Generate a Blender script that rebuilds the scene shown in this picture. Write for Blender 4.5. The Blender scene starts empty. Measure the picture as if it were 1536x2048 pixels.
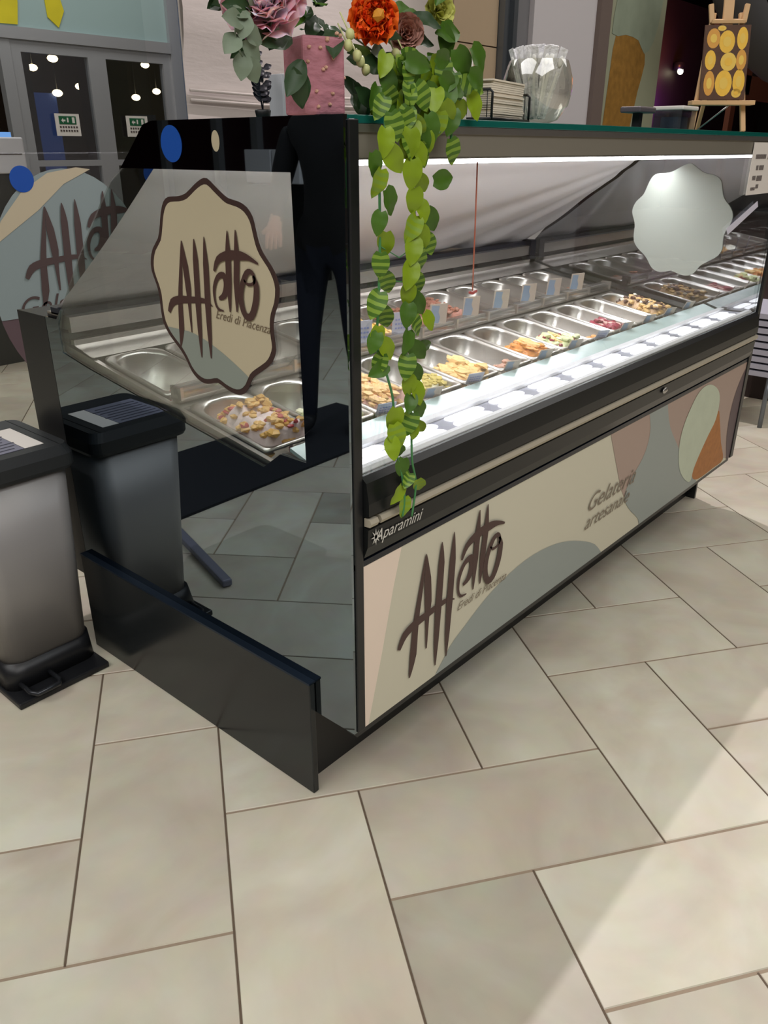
import bpy, bmesh, math, random
from mathutils import Vector, Matrix, noise
random.seed(7)
sc = bpy.context.scene
C = sc.collection
PI = math.pi
# ------------------------------------------------------------------ camera
cd = bpy.data.cameras.new('camera'); cam = bpy.data.objects.new('camera', cd); C.objects.link(cam)
yaw, pitch, roll = 0.8563, -0.4271, 0.0005
f = Vector((math.sin(yaw)*math.cos(pitch), math.cos(yaw)*math.cos(pitch), math.sin(pitch)))
r = Vector((math.cos(yaw), -math.sin(yaw), 0)); u = r.cross(f)
r2 = math.cos(roll)*r + math.sin(roll)*u; u2 = -math.sin(roll)*r + math.cos(roll)*u
M = Matrix((r2, u2, -f)).transposed().to_4x4(); M.translation = Vector((-0.9574, -0.9109, 1.3321))
cam.matrix_world = M
cd.sensor_fit = 'VERTICAL'; cd.sensor_height = 24.0; cd.lens = 1594.2/2048*24.0
cd.clip_start = 0.02; cd.clip_end = 100
sc.camera = cam
# ------------------------------------------------------------------ world, exposure, room lights
sc.view_settings.view_transform = 'Standard'; sc.view_settings.look = 'None'
sc.view_settings.gamma = 1; sc.view_settings.use_curve_mapping = False
sc.view_settings.exposure = 0.22
w = bpy.data.worlds.new('world'); sc.world = w; w.use_nodes = True
w.node_tree.nodes['Background'].inputs[0].default_value = (0.52, 0.53, 0.54, 1)
w.node_tree.nodes['Background'].inputs[1].default_value = 0.46
def area_light(name, loc, size, energy, col=(1, .95, .88), rot=(0, 0, 0), spread=PI):
    l = bpy.data.lights.new(name, 'AREA'); l.shape = 'RECTANGLE'; l.size, l.size_y = size
    l.energy = energy; l.color = col; l.spread = spread
    o = bpy.data.objects.new(name, l); C.objects.link(o); o.location = loc; o.rotation_euler = rot
    return o
def spot_light(name, loc, target, energy, size, angle, col=(1, .95, .9), blend=.3):
    l = bpy.data.lights.new(name, 'SPOT'); l.energy = energy; l.color = col
    l.shadow_soft_size = size; l.spot_size = angle; l.spot_blend = blend
    o = bpy.data.objects.new(name, l); C.objects.link(o); o.location = loc
    o.rotation_euler = (Vector(target)-Vector(loc)).to_track_quat('-Z', 'Y').to_euler()
    return o
area_light('mall_ceiling_light_front', (-1.6, -3.2, 4.3), (5.0, 3.0), 178, (1, .985, .975))
area_light('mall_ceiling_light_left', (-3.5, 1.0, 4.3), (3.0, 4.0), 128, (1, .985, .975))
area_light('mall_ceiling_light_right', (5.5, -1.0, 4.3), (4.0, 4.0), 90, (1, .97, .93))
area_light('mall_ceiling_light_back', (2.0, 5.0, 4.3), (5.0, 1.6), 76, (1, .97, .93))
# bright downlight behind the case: its light skims the counter edge and lands on the floor in front
spot_light('ceiling_downlight', (2.6, 1.05, 4.1), (.5, -1.3, 0), 275, .02, math.radians(120), (1, .9, .93))

# ------------------------------------------------------------------ materials
def s2l(c):
    return tuple(((x/255)/12.92 if x/255 <= .04045 else ((x/255+.055)/1.055)**2.4) for x in c)
MATS = {}
def mat(name, rgb, rough=.5, metal=0, spec=.5, coat=0, trans=0, ior=1.45, emit=None, es=0, noise_amt=0, noise_scale=8, bump=0, bump_scale=40, stretch=None, sss=0):
    m = bpy.data.materials.new(name); m.use_nodes = True; nt = m.node_tree
    b = nt.nodes['Principled BSDF']; c = (*s2l(rgb), 1)
    b.inputs['Base Color'].default_value = c
    b.inputs['Roughness'].default_value = rough; b.inputs['Metallic'].default_value = metal
    b.inputs['Specular IOR Level'].default_value = spec; b.inputs['Coat Weight'].default_value = coat
    b.inputs['Transmission Weight'].default_value = trans; b.inputs['IOR'].default_value = ior
    if sss: b.inputs['Subsurface Weight'].default_value = sss; b.inputs['Subsurface Scale'].default_value = .02
    if emit: b.inputs['Emission Color'].default_value = (*s2l(emit), 1); b.inputs['Emission Strength'].default_value = es
    if noise_amt or bump:
        tc = nt.nodes.new('ShaderNodeTexCoord'); mp = nt.nodes.new('ShaderNodeMapping')
        nt.links.new(tc.outputs['Object'], mp.inputs['Vector'])
        if stretch: mp.inputs['Scale'].default_value = stretch
    if noise_amt:
        n = nt.nodes.new('ShaderNodeTexNoise'); n.inputs['Scale'].default_value = noise_scale; n.inputs['Detail'].default_value = 5
        nt.links.new(mp.outputs[0], n.inputs['Vector'])
        mx = nt.nodes.new('ShaderNodeMix'); mx.data_type = 'RGBA'
        mx.inputs[6].default_value = tuple(min(1, k*(1-noise_amt)) for k in c[:3])+(1,)
        mx.inputs[7].default_value = tuple(min(1, k*(1+noise_amt)) for k in c[:3])+(1,)
        nt.links.new(n.outputs['Fac'], mx.inputs[0]); nt.links.new(mx.outputs[2], b.inputs['Base Color'])
    if bump:
        n2 = nt.nodes.new('ShaderNodeTexNoise'); n2.inputs['Scale'].default_value = bump_scale; n2.inputs['Detail'].default_value = 4
        nt.links.new(mp.outputs[0], n2.inputs['Vector'])
        bp = nt.nodes.new('ShaderNodeBump'); bp.inputs['Strength'].default_value = bump; bp.inputs['Distance'].default_value = .01
        nt.links.new(n2.outputs['Fac'], bp.inputs['Height']); nt.links.new(bp.outputs[0], b.inputs['Normal'])
    return m
def glass_mat(name, tint=(.93, .96, .95), refl=.08, rough=0.0, graze=.5, glossy=(1, 1, 1)):
    m = bpy.data.materials.new(name); m.use_nodes = True; nt = m.node_tree
    for n in list(nt.nodes): nt.nodes.remove(n)
    out = nt.nodes.new('ShaderNodeOutputMaterial'); mx = nt.nodes.new('ShaderNodeMixShader')
    t = nt.nodes.new('ShaderNodeBsdfTransparent'); t.inputs[0].default_value = (*tint, 1)
    g = nt.nodes.new('ShaderNodeBsdfGlossy'); g.inputs['Roughness'].default_value = rough; g.inputs[0].default_value = (*glossy, 1)
    lw = nt.nodes.new('ShaderNodeLayerWeight'); lw.inputs['Blend'].default_value = .3
    mr = nt.nodes.new('ShaderNodeMapRange'); mr.inputs[3].default_value = refl; mr.inputs[4].default_value = graze
    nt.links.new(lw.outputs['Facing'], mr.inputs[0]); nt.links.new(mr.outputs[0], mx.inputs[0])
    nt.links.new(t.outputs[0], mx.inputs[1]); nt.links.new(g.outputs[0], mx.inputs[2]); nt.links.new(mx.outputs[0], out.inputs[0])
    return m
def emit_mat(name, rgb, s):
    m = bpy.data.materials.new(name); m.use_nodes = True; nt = m.node_tree
    for n in list(nt.nodes): nt.nodes.remove(n)
    out = nt.nodes.new('ShaderNodeOutputMaterial'); e = nt.nodes.new('ShaderNodeEmission')
    e.inputs[0].default_value = (*s2l(rgb), 1); e.inputs[1].default_value = s
    nt.links.new(e.outputs[0], out.inputs[0]); return m

m_steel = mat('brushed_steel', (205, 200, 195), .28, 1, noise_amt=.06, noise_scale=6, stretch=(1, 30, 1))
m_steel_soft = mat('satin_steel', (190, 188, 186), .4, 1)
m_panmetal = mat('pan_steel', (200, 195, 190), .32, 1, noise_amt=.05, noise_scale=8)
m_black = mat('black_metal', (26, 27, 29), .35, 0, spec=.5)
m_blackgloss = mat('black_gloss_fascia', (22, 24, 25), .28, 0, spec=.3, noise_amt=.15, noise_scale=2)
m_blackmirror = mat('black_lacquered_glass', (128, 140, 148), .015, 1)
m_plinth = mat('plinth_black_laminate', (32, 35, 36), .2, 0, spec=.45)
m_plinthedge = mat('plinth_edge_metal', (40, 52, 68), .3, .7)
m_rail = mat('bumper_rail_aluminium', (186, 178, 160), .45, .3)
m_whiteframe = mat('white_powder_coat', (225, 225, 232), .35)
m_lav = mat('air_vent_plate', (140, 142, 160), .4, .2)
m_teal = mat('pale_teal_lip', (176, 196, 196), .25, 0)
m_glass = glass_mat('case_glass', (.97, .985, .975), .03, graze=.25)
m_endglass = glass_mat('tinted_end_glass', (.80, .83, .81), .09, graze=.3)
m_rightglass = glass_mat('far_end_glass', (.55, .56, .56), .42, graze=.6, glossy=(.85, .86, .9))
m_greenedge = mat('green_glass_edge', (20, 92, 84), .12, 0, spec=.6)
m_led = emit_mat('led_tube_glow', (255, 250, 255), 9)
m_ledslot = emit_mat('led_slot_glow', (252, 250, 255), 2.6)
m_clearplast = glass_mat('clear_plastic', (.86, .86, .87), .2, .1, graze=.5)
m_cloth = mat('white_blind_cloth', (214, 210, 212), .85)
m_coverbeige = mat('cream_cover_cloth', (188, 180, 174), .9, bump=.15, bump_scale=12, stretch=(1, 1, 4))
m_cream = mat('print_cream', (206, 202, 182), .45)
m_pink = mat('print_blush', (236, 218, 202), .45)
m_blush2 = mat('print_mauve_blush', (170, 148, 136), .45)
m_tealprint = mat('print_grey_teal', (150, 158, 154), .45)
m_brown = mat('print_dark_brown', (74, 52, 48), .5)
m_softbrown = mat('print_soft_brown', (128, 116, 100), .5)
m_purple = mat('print_plum', (92, 76, 80), .5)
m_mint = mat('print_mint_cream', (192, 202, 180), .45, noise_amt=.1, noise_scale=14, bump=.2)
m_cone = mat('print_wafer', (176, 116, 62), .6, noise_amt=.3, noise_scale=40)
m_badge = mat('badge_beige', (184, 174, 148), .5)
m_badgeteal = mat('badge_grey_teal', (134, 142, 134), .5)
m_badgebrown = mat('badge_brown', (58, 40, 37), .5)
m_badgeback = mat('badge_back_white', (186, 190, 182), .6)
m_blue = mat('blue_dot_vinyl', (14, 72, 158), .5, emit=None)
m_paper = mat('white_paper', (222, 216, 210), .8)
m_papertext = mat('printed_ink', (84, 74, 72), .7)
m_tan = mat('text_white', (205, 203, 196), .5)

# ------------------------------------------------------------------ mesh helpers
class MB:
    def __init__(s): s.v = []; s.f = []; s.mi = []; s.sm = []
    def add(s, vs, fs, mi=0, smooth=False):
        b = len(s.v); s.v += [tuple(v) for v in vs]
        for fa in fs: s.f.append(tuple(b+i for i in fa)); s.mi.append(mi); s.sm.append(smooth)
        return s
    def box(s, a, b, mi=0):
        x0, y0, z0 = a; x1, y1, z1 = b
        vs = [(x0,y0,z0),(x1,y0,z0),(x1,y1,z0),(x0,y1,z0),(x0,y0,z1),(x1,y0,z1),(x1,y1,z1),(x0,y1,z1)]
        return s.add(vs, [(0,3,2,1),(4,5,6,7),(0,1,5,4),(1,2,6,5),(2,3,7,6),(3,0,4,7)], mi)
    def obox(s, p, q, wdt, th, mi=0, up=(0, 0, 1)):      # bar of rectangular section from p to q
        p = Vector(p); q = Vector(q); d = (q-p).normalized(); a = d.cross(Vector(up))
        if a.length < 1e-4: a = d.cross(Vector((1, 0, 0)))
        a.normalize(); b = a.cross(d); a *= wdt/2; b *= th/2
        vs = [p-a-b, p+a-b, p+a+b, p-a+b, q-a-b, q+a-b, q+a+b, q-a+b]
        return s.add(vs, [(0,3,2,1),(4,5,6,7),(0,1,5,4),(1,2,6,5),(2,3,7,6),(3,0,4,7)], mi)
    def lathe(s, prof, c=(0, 0, 0), n=24, mi=0, sx=1, sy=1, smooth=True):
        vs = []; fs = []
        for (rr, z) in prof:
            for k in range(n):
                a = 2*PI*k/n; vs.append((c[0]+rr*sx*math.cos(a), c[1]+rr*sy*math.sin(a), c[2]+z))
        for i in range(len(prof)-1):
            for k in range(n):
                k2 = (k+1) % n; fs.append((i*n+k, i*n+k2, (i+1)*n+k2, (i+1)*n+k))
        fs.append(tuple(range(n))[::-1]); fs.append(tuple((len(prof)-1)*n+k for k in range(n)))
        return s.add(vs, fs, mi, smooth)
    def tube(s, pts, rad, n=8, mi=0, smooth=True):
        pts = [Vector(p) for p in pts]; N = len(pts); rings = []
        rads = rad if isinstance(rad, (list, tuple)) else [rad]*N
        prev = None; vs = []
        for i, p in enumerate(pts):
            d = (pts[min(i+1, N-1)]-pts[max(i-1, 0)]).normalized()
            if prev is None:
                a = d.cross(Vector((0, 0, 1)))
                if a.length < 1e-3: a = d.cross(Vector((1, 0, 0)))
            else: a = prev-d*prev.dot(d)
            a.normalize(); prev = a; b = d.cross(a)
            for k in range(n):
                t = 2*PI*k/n; vs.append(p+(a*math.cos(t)+b*math.sin(t))*rads[i])
        fs = [(i*n+k, i*n+(k+1) % n, (i+1)*n+(k+1) % n, (i+1)*n+k) for i in range(N-1) for k in range(n)]
        fs += [tuple(range(n))[::-1], tuple((N-1)*n+k for k in range(n))]
        return s.add(vs, fs, mi, smooth)
    def prism(s, poly, axis, d0, d1, mi=0):    # poly in the other two axes, extruded along axis
        def mk(p, d):
            return (d, p[0], p[1]) if axis == 0 else ((p[0], d, p[1]) if axis == 1 else (p[0], p[1], d))
        n = len(poly); vs = [mk(p, d0) for p in poly]+[mk(p, d1) for p in poly]
        fs = [tuple(range(n)), tuple(range(2*n-1, n-1, -1))]+[(k, (k+1) % n+0, (k+1) % n+n, k+n) for k in range(n)]
        return s.add(vs, fs, mi)
    def blob(s, c, rad, mi=0, sc_=(1, 1, 1), jit=.25, sub=1):
        bm = bmesh.new(); bmesh.ops.create_icosphere(bm, subdivisions=sub, radius=1)
        off = random.random()*50
        vs = []
        for v in bm.verts:
            k = 1+jit*noise.noise(v.co*1.7+Vector((off, off, 0)))*2
            vs.append((c[0]+v.co.x*rad*k*sc_[0], c[1]+v.co.y*rad*k*sc_[1], c[2]+v.co.z*rad*k*sc_[2]))
        fs = [tuple(x.index for x in fa.verts) for fa in bm.faces]; bm.free()
        return s.add(vs, fs, mi, sub > 1)
    def build(s, name, mats, parent=None, loc=None, bevel=0, recalc=True):
        me = bpy.data.meshes.new(name); o = bpy.data.objects.new(name, me)
        off = Vector(loc) if loc else (wloc(parent) if parent else Vector((0, 0, 0)))
        me.from_pydata([tuple(Vector(v)-off) for v in s.v], [], s.f)
        if not isinstance(mats, (list, tuple)): mats = [mats]
        for m in mats: me.materials.append(m)
        for p, mi, sm in zip(me.polygons, s.mi, s.sm): p.material_index = mi; p.use_smooth = sm
        if recalc:
            bm = bmesh.new(); bm.from_mesh(me); bmesh.ops.recalc_face_normals(bm, faces=bm.faces); bm.to_mesh(me); bm.free()
        C.objects.link(o)
        if parent: o.parent = parent
        if loc and not parent: o.location = loc
        if bevel:
            md = o.modifiers.new('bevel', 'BEVEL'); md.width = bevel; md.segments = 2; md.limit_method = 'ANGLE'
        return o
def wloc(o):
    v = Vector((0, 0, 0))
    while o: v += o.location; o = o.parent
    return v
def tag(o, label, cat, group=None, kind=None):
    if label: o['label'] = label
    if cat: o['category'] = cat
    if group: o['group'] = group
    if kind: o['kind'] = kind
    return o
def thing(name, label, cat, loc=(0, 0, 0), group=None, rz=0):
    o = bpy.data.objects.new(name, None); C.objects.link(o); o.location = loc; o.rotation_euler = (0, 0, rz)
    o.empty_display_size = .05
    return tag(o, label, cat, group)
def struct(name, mb, mats, **k):
    o = mb.build(name, mats, **k); o['kind'] = 'structure'; return o
def copy_tree(o, parent=None):
    c = o.copy(); C.objects.link(c); c.parent = parent
    for ch in [x for x in bpy.data.objects if x.parent == o]: copy_tree(ch, c)
    return c
def ribbon(pts, wid, n=3):
    """smooth tapered stroke outline in 2D -> polygon"""
    P = [Vector(p) for p in pts]; W = list(wid)
    Q = []; WW = []
    for i in range(len(P)-1):
        p0 = P[max(i-1, 0)]; p1 = P[i]; p2 = P[i+1]; p3 = P[min(i+2, len(P)-1)]
        for k in range(n+1 if i == len(P)-2 else n):
            t = k/n
            Q.append(.5*((2*p1)+(-p0+p2)*t+(2*p0-5*p1+4*p2-p3)*t*t+(-p0+3*p1-3*p2+p3)*t**3)); WW.append(W[i]*(1-t)+W[i+1]*t)
    quads = []; Lp = []; Rp = []
    for i, q in enumerate(Q):
        d = Q[min(i+1, len(Q)-1)]-Q[max(i-1, 0)]
        if d.length < 1e-9: d = Vector((1, 0))
        d.normalize(); nn = Vector((-d.y, d.x))*WW[i]/2
        Lp.append(q+nn); Rp.append(q-nn)
    return Lp, Rp
def stroke(mb, pts, wid, emb, mi):
    Lp, Rp = ribbon(pts, wid); n = len(Lp)
    vs = [emb(p) for p in Lp]+[emb(p) for p in Rp]
    mb.add(vs, [(i, i+1, n+i+1, n+i) for i in range(n-1)], mi)
# brand lettering of the ice-cream stand, in units of its own width (u right, v up)
LOGO = [
 ([(.22,.39),(.185,.2),(.145,.0),(.125,-.2),(.095,-.33)], [.004,.035,.05,.06,.012]),
 ([(.225,.39),(.24,.23),(.25,.08),(.245,-.02),(.242,-.21)], [.004,.06,.06,.035,.012]),
 ([(.0,-.1),(.05,-.03),(.14,.0),(.26,.012),(.35,.02),(.43,.02),(.50,-.005)], [.03,.055,.055,.045,.04,.03,.004]),
 ([(.36,.41),(.36,.28),(.345,.02),(.335,-.2),(.33,-.37)], [.006,.055,.06,.045,.01]),
 ([(.47,.43),(.465,.26),(.45,.01),(.44,-.2),(.435,-.36)], [.006,.055,.06,.045,.01]),
 ([(.575,.055),(.63,.08),(.665,.15),(.64,.205),(.58,.19),(.535,.12),(.53,.04),(.555,-.01),(.615,-.02)], [.02,.045,.06,.045,.035,.03,.02,.02,.008]),
 ([(.71,.48),(.70,.33),(.69,.17),(.68,-.02)], [.008,.055,.055,.012]),
 ([(.79,.49),(.785,.33),(.765,.17),(.75,-.01)], [.008,.055,.055,.012]),
 ([(.55,.225),(.60,.30),(.71,.335),(.83,.34),(.91,.33),(.985,.305)], [.02,.045,.06,.055,.03,.012]),
 ([(.84,.2),(.87,.175),(.92,.18),(.945,.21),(.92,.25),(.87,.24),(.815,.15),(.80,.06),(.83,-.02),(.89,-.02),(.94,.07),(.955,.17),(.93,.23)], [.008,.02,.02,.02,.03,.04,.045,.05,.045,.05,.055,.05,.02]),
]
def logo(mb, emb, mi, off=(0, -1, 0)):      # each stroke is a thin layer of its own over the one before
    for k, (pts, wd) in enumerate(LOGO): stroke(mb, pts, wd, lambda p, k=k: tuple(a+b_*k*1.5e-4 for a, b_ in zip(emb(p), off)), mi)
def text_mesh(mb, txt, emb, size, mi, shear=.35, space=1.0):
    cu = bpy.data.curves.new('lettering', 'FONT'); cu.body = txt; cu.size = size; cu.shear = shear; cu.space_character = space
    o = bpy.data.objects.new('lettering', cu); C.objects.link(o)
    dg = bpy.context.evaluated_depsgraph_get(); me = bpy.data.meshes.new_from_object(o.evaluated_get(dg))
    mb.add([emb(Vector((v.co.x, v.co.y))) for v in me.vertices], [tuple(p.vertices) for p in me.polygons], mi)
    bpy.data.objects.remove(o); bpy.data.curves.remove(cu); bpy.data.meshes.remove(me)
def smooth_closed(pts, n=4):
    P = [Vector(p) for p in pts]; N = len(P); out = []
    for i in range(N):
        p0, p1, p2, p3 = P[i-1], P[i], P[(i+1) % N], P[(i+2) % N]
        for k in range(n):
            t = k/n; out.append(.5*((2*p1)+(-p0+p2)*t+(2*p0-5*p1+4*p2-p3)*t*t+(-p0+3*p1-3*p2+p3)*t**3))
    return out
def flat_poly(mb, poly, emb, mi):
    from mathutils.geometry import tessellate_polygon
    vs = [Vector((p[0], p[1], 0)) for p in poly]
    tris = tessellate_polygon([vs])
    mb.add([emb(p) for p in poly], [tuple(t) for t in tris], mi)

# ================================================================== SETTING
TH = -0.6192; U0, V0, CELL = 0.0195, 0.0713, 0.30
Bd = Vector((math.cos(TH), math.sin(TH), 0)); Ad = Vector((-math.sin(TH), math.cos(TH), 0))
def floor_material():
    m = bpy.data.materials.new('beige_stone_tile'); m.use_nodes = True; nt = m.node_tree; b = nt.nodes['Principled BSDF']
    at = nt.nodes.new('ShaderNodeAttribute'); at.attribute_name = 'tint'
    tc = nt.nodes.new('ShaderNodeTexCoord')
    ad = nt.nodes.new('ShaderNodeVectorMath'); ad.operation = 'MULTIPLY_ADD'
    ad.inputs[1].default_value = (37, 53, 17)
    nt.links.new(at.outputs['Color'], ad.inputs[0]); nt.links.new(tc.outputs['Object'], ad.inputs[2])
    n1 = nt.nodes.new('ShaderNodeTexNoise'); n1.inputs['Scale'].default_value = 3.2; n1.inputs['Detail'].default_value = 6; n1.inputs['Distortion'].default_value = .8
    n2 = nt.nodes.new('ShaderNodeTexNoise'); n2.inputs['Scale'].default_value = 16; n2.inputs['Detail'].default_value = 8
    for n in (n1, n2): nt.links.new(ad.outputs[0], n.inputs['Vector'])
    r1 = nt.nodes.new('ShaderNodeValToRGB')
    r1.color_ramp.elements[0].position = .3; r1.color_ramp.elements[0].color = (*s2l((186, 174, 156)), 1)
    r1.color_ramp.elements[1].position = .68; r1.color_ramp.elements[1].color = (*s2l((208, 205, 186)), 1)
    e = r1.color_ramp.elements.new(.5); e.color = (*s2l((198, 191, 171)), 1)
    nt.links.new(n1.outputs['Fac'], r1.inputs[0])
    mx = nt.nodes.new('ShaderNodeMix'); mx.data_type = 'RGBA'; mx.blend_type = 'MULTIPLY'; mx.inputs[0].default_value = 1
    sep = nt.nodes.new('ShaderNodeSeparateColor'); nt.links.new(at.outputs['Color'], sep.inputs[0])
    cmb = nt.nodes.new('ShaderNodeCombineColor')
    mr = nt.nodes.new('ShaderNodeMapRange'); mr.inputs[3].default_value = .0; mr.inputs[4].default_value = 1
    for k in range(3): nt.links.new(sep.outputs[0], cmb.inputs[k])
    nt.links.new(r1.outputs[0], mx.inputs[6]); nt.links.new(cmb.outputs[0], mx.inputs[7])
    m2 = nt.nodes.new('ShaderNodeMix'); m2.data_type = 'RGBA'; m2.blend_type = 'OVERLAY'; m2.inputs[0].default_value = .09
    nt.links.new(mx.outputs[2], m2.inputs[6]); nt.links.new(n2.outputs['Color'], m2.inputs[7])
    sat = nt.nodes.new('ShaderNodeHueSaturation'); sat.inputs['Saturation'].default_value = .92
    nt.links.new(m2.outputs[2], sat.inputs['Color']); nt.links.new(sat.outputs[0], b.inputs['Base Color'])
    b.inputs['Roughness'].default_value = .38; b.inputs['Specular IOR Level'].default_value = .35
    bp = nt.nodes.new('ShaderNodeBump'); bp.inputs['Strength'].default_value = .12; bp.inputs['Distance'].default_value = .004
    nt.links.new(n2.outputs['Fac'], bp.inputs['Height']); nt.links.new(bp.outputs[0], b.inputs['Normal'])
    return m
def make_floor():
    m_tile = floor_material(); m_grout = mat('floor_grout', (92, 78, 64), .9)
    vs = []; fs = []; cols = []; mids = []
    g = .0016
    dark = {(0, -3): .73, (1, -4): .80, (-6, -1): .66, (-1, 4): .9, (3, -3): .9}
    rnd = random.Random(11)
    def tile(i, j, a, b_):
        u0, u1 = U0+CELL*i+g, U0+CELL*(i+a)-g; v0, v1 = V0+CELL*j+.003, V0+CELL*(j+b_)-.003
        base = len(vs)
        ctr = Bd*((u0+u1)/2)+Ad*((v0+v1)/2)
        if not (-6 < ctr.x < 10 and -5 < ctr.y < 10): return
        e = .0016
        for (du, z) in ((0, -.002), (e, 0)):
            for (uu, vv) in ((u0+du, v0+du), (u1-du, v0+du), (u1-du, v1-du), (u0+du, v1-du)):
                p = Bd*uu+Ad*vv; vs.append((p.x, p.y, z))
        t = dark.get((i, j), rnd.choice([1, 1, .97, .94, .98, .89]))
        F = [(4, 5, 6, 7), (0, 1, 5, 4), (1, 2, 6, 5), (2, 3, 7, 6), (3, 0, 4, 7)]
        q = rnd.random()
        b2 = len(vs)
        for (uu, vv) in ((u1-.0005, v0-.003), (u1+2*g+.0005, v0-.003), (u1+2*g+.0005, v1+.003), (u1-.0005, v1+.003)):
            p = Bd*uu+Ad*vv; vs.append((p.x, p.y, -.0012))
        fs.append((b2, b2+1, b2+2, b2+3)); cols.append((1, 0, 0)); mids.append(1)
        for fa in F: fs.append(tuple(base+k for k in fa)); cols.append((t, q, (q*7) % 1)); mids.append(0)
    for i in range(-34, 34):
        for j in range(-34, 40):
            c = (i+j+1) % 4
            if c == 0: tile(i, j, 2, 1)
            elif c == 2: tile(i, j, 1, 2)
    b = len(vs); vs.extend([(-9, -8, -.002), (20, -8, -.002), (20, 16, -.002), (-9, 16, -.002)])
    fs.append((b, b+1, b+2, b+3)); cols.append((1, 0, 0)); mids.append(2)
    me = bpy.data.meshes.new('floor'); me.from_pydata(vs, [], fs); me.materials.append(m_tile); me.materials.append(m_grout); me.materials.append(mat('floor_grout_beige', (142, 126, 108), .9))
    ca = me.color_attributes.new('tint', 'FLOAT_COLOR', 'CORNER'); k = 0
    for p, c, mi in zip(me.polygons, cols, mids):
        p.material_index = mi
        for _ in p.loop_indices: ca.data[k].color = (*c, 1); k += 1
    o = bpy.data.objects.new('floor', me); C.objects.link(o); o['kind'] = 'structure'
    # plain stone beyond the tiled part
    return o
make_floor()
m_wallgrey = mat('grey_white_wall', (218, 214, 218), .8)
m_ceil = mat('ceiling_paint', (205, 200, 192), .9)
struct('ceiling', MB().box((-9, -8, 4.6), (20, 16, 4.7)), m_ceil)
struct('wall_front', MB().box((-9, -8.2, 0), (20, -8, 4.6)), mat('far_mall_wall', (120, 110, 102), .8))
struct('wall_left', MB().box((-9.2, -8, 0), (-9, 16, 4.6)), mat('left_mall_wall', (96, 88, 86), .8))
struct('wall_right', MB().box((20, -8, 0), (20.2, 16, 4.6)), mat('right_mall_wall', (36, 32, 32), .8))
struct('wall_back', MB().box((-9, 16, 0), (20, 16.2, 4.6)), mat('back_mall_wall', (44, 36, 30), .8))

# tiled beige wall behind the counter
mt = MB(); mt.box((2.7, 2.66, 0), (4.33, 2.8, 3.2), 1)
for zi in range(6):
    for xi in range(4):
        x0 = max(3.82-.56*2+xi*.56+.004, 2.7); x1 = min(3.82-.56*2+(xi+1)*.56-.004, 4.33)
        z0 = .17+(zi)*.6+.004; z1 = min(z0+.592, 3.2)
        if x1 > x0+.01 and z1 > z0: mt.box((x0, 2.65, z0), (x1, 2.661, z1), 0)
struct('wall_tiled', mt, [mat('beige_wall_tile', (196, 174, 146), .45, noise_amt=.06, noise_scale=3), mat('wall_tile_joint', (70, 58, 48), .8)])
mf = MB(); m_alu = mat('grey_aluminium_frame', (116, 122, 128), .35, .6)
mf.box((4.335, 2.6, 0), (4.37, 2.72, 3.2)); mf.box((4.48, 2.62, 0), (4.53, 2.72, 3.2)); mf.box((4.37, 2.66, 0), (4.48, 2.7, 3.2))
struct('trim_1', mf, m_alu)
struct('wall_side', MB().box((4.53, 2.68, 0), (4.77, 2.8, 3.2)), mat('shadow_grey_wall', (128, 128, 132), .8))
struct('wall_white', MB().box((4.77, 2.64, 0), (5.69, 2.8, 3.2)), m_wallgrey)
struct('trim_2', MB().box((5.69, 2.6, 0), (5.87, 2.8, 3.2)), mat('taupe_post', (122, 108, 102), .6))
# ---- ice-cream cone poster
def Y(y): return lambda p: (p[0], y, p[1])
pr = thing('cone_poster', 'tall pale green poster of a wafer ice-cream cone beside taupe post', 'poster', (6.43, 2.66, .2))
MB().box((5.87, 2.65, .2), (6.99, 2.67, 3.0)).build('poster_sheet', mat('poster_pale_green', (168, 172, 146), .7), pr)
b = MB(); flat_poly(b, smooth_closed([(6.02, 1.2), (6.03, 1.9), (6.08, 2.2), (6.25, 2.23), (6.48, 2.2), (6.62, 2.14), (6.68, 2.02), (6.60, 1.8), (6.52, 1.5), (6.42, 1.2)], 2), Y(2.648), 0)
b.build('wafer_cone_print', mat('poster_wafer', (160, 118, 52), .7, noise_amt=.45, noise_scale=16), pr)
b = MB(); flat_poly(b, smooth_closed([(6.0, 2.2), (6.05, 2.5), (6.1, 2.85), (6.5, 2.9), (6.86, 2.85), (6.9, 2.5), (6.8, 2.2), (6.64, 2.1), (6.5, 2.19), (6.25, 2.21)], 2), Y(2.6465), 0)
b.build('ice_cream_print', mat('poster_ice_cream', (156, 168, 148), .7, noise_amt=.25, noise_scale=5), pr)

# ---- dark shop interior beyond the poster
struct('wall_shop', MB().box((7.0, 5.6, 0), (19, 5.7, 3.6)), mat('dark_shop_wall', (30, 24, 24), .6, noise_amt=.5, noise_scale=1.5))
for k, (x, z, lab) in enumerate([(12.77, 2.45, 'small bright ceiling spotlight in dark shop beside the poster'), (16.9, 2.95, 'small bright spotlight in dark shop at far right edge')]):
    x = -.957+(x+.957)*1.1; z = 1.332+(z-1.332)*1.1
    t = thing('spotlight', lab, 'lamp', (x, 5.5, z))
    MB().lathe([(.07, 0), (.09, .05), (.09, .12), (.03, .14)], (x, 5.5, z), 14).build('lamp_housing', m_black, t)
    MB().blob((x, 5.46, z-.01), .075, 0, (1.2, .5, .7), 0, 2).build('lamp_lens', emit_mat('spot_glow_%d' % k, (255, 244, 205), 9), t)
pl = bpy.data.lights.new('purple_shop_light', 'POINT'); pl.energy = 26; pl.color = (.5, .1, .8); pl.shadow_soft_size = .2
po = bpy.data.objects.new('purple_shop_light', pl); C.objects.link(po); po.location = (13.6, 5.1, 2.0)
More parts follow.
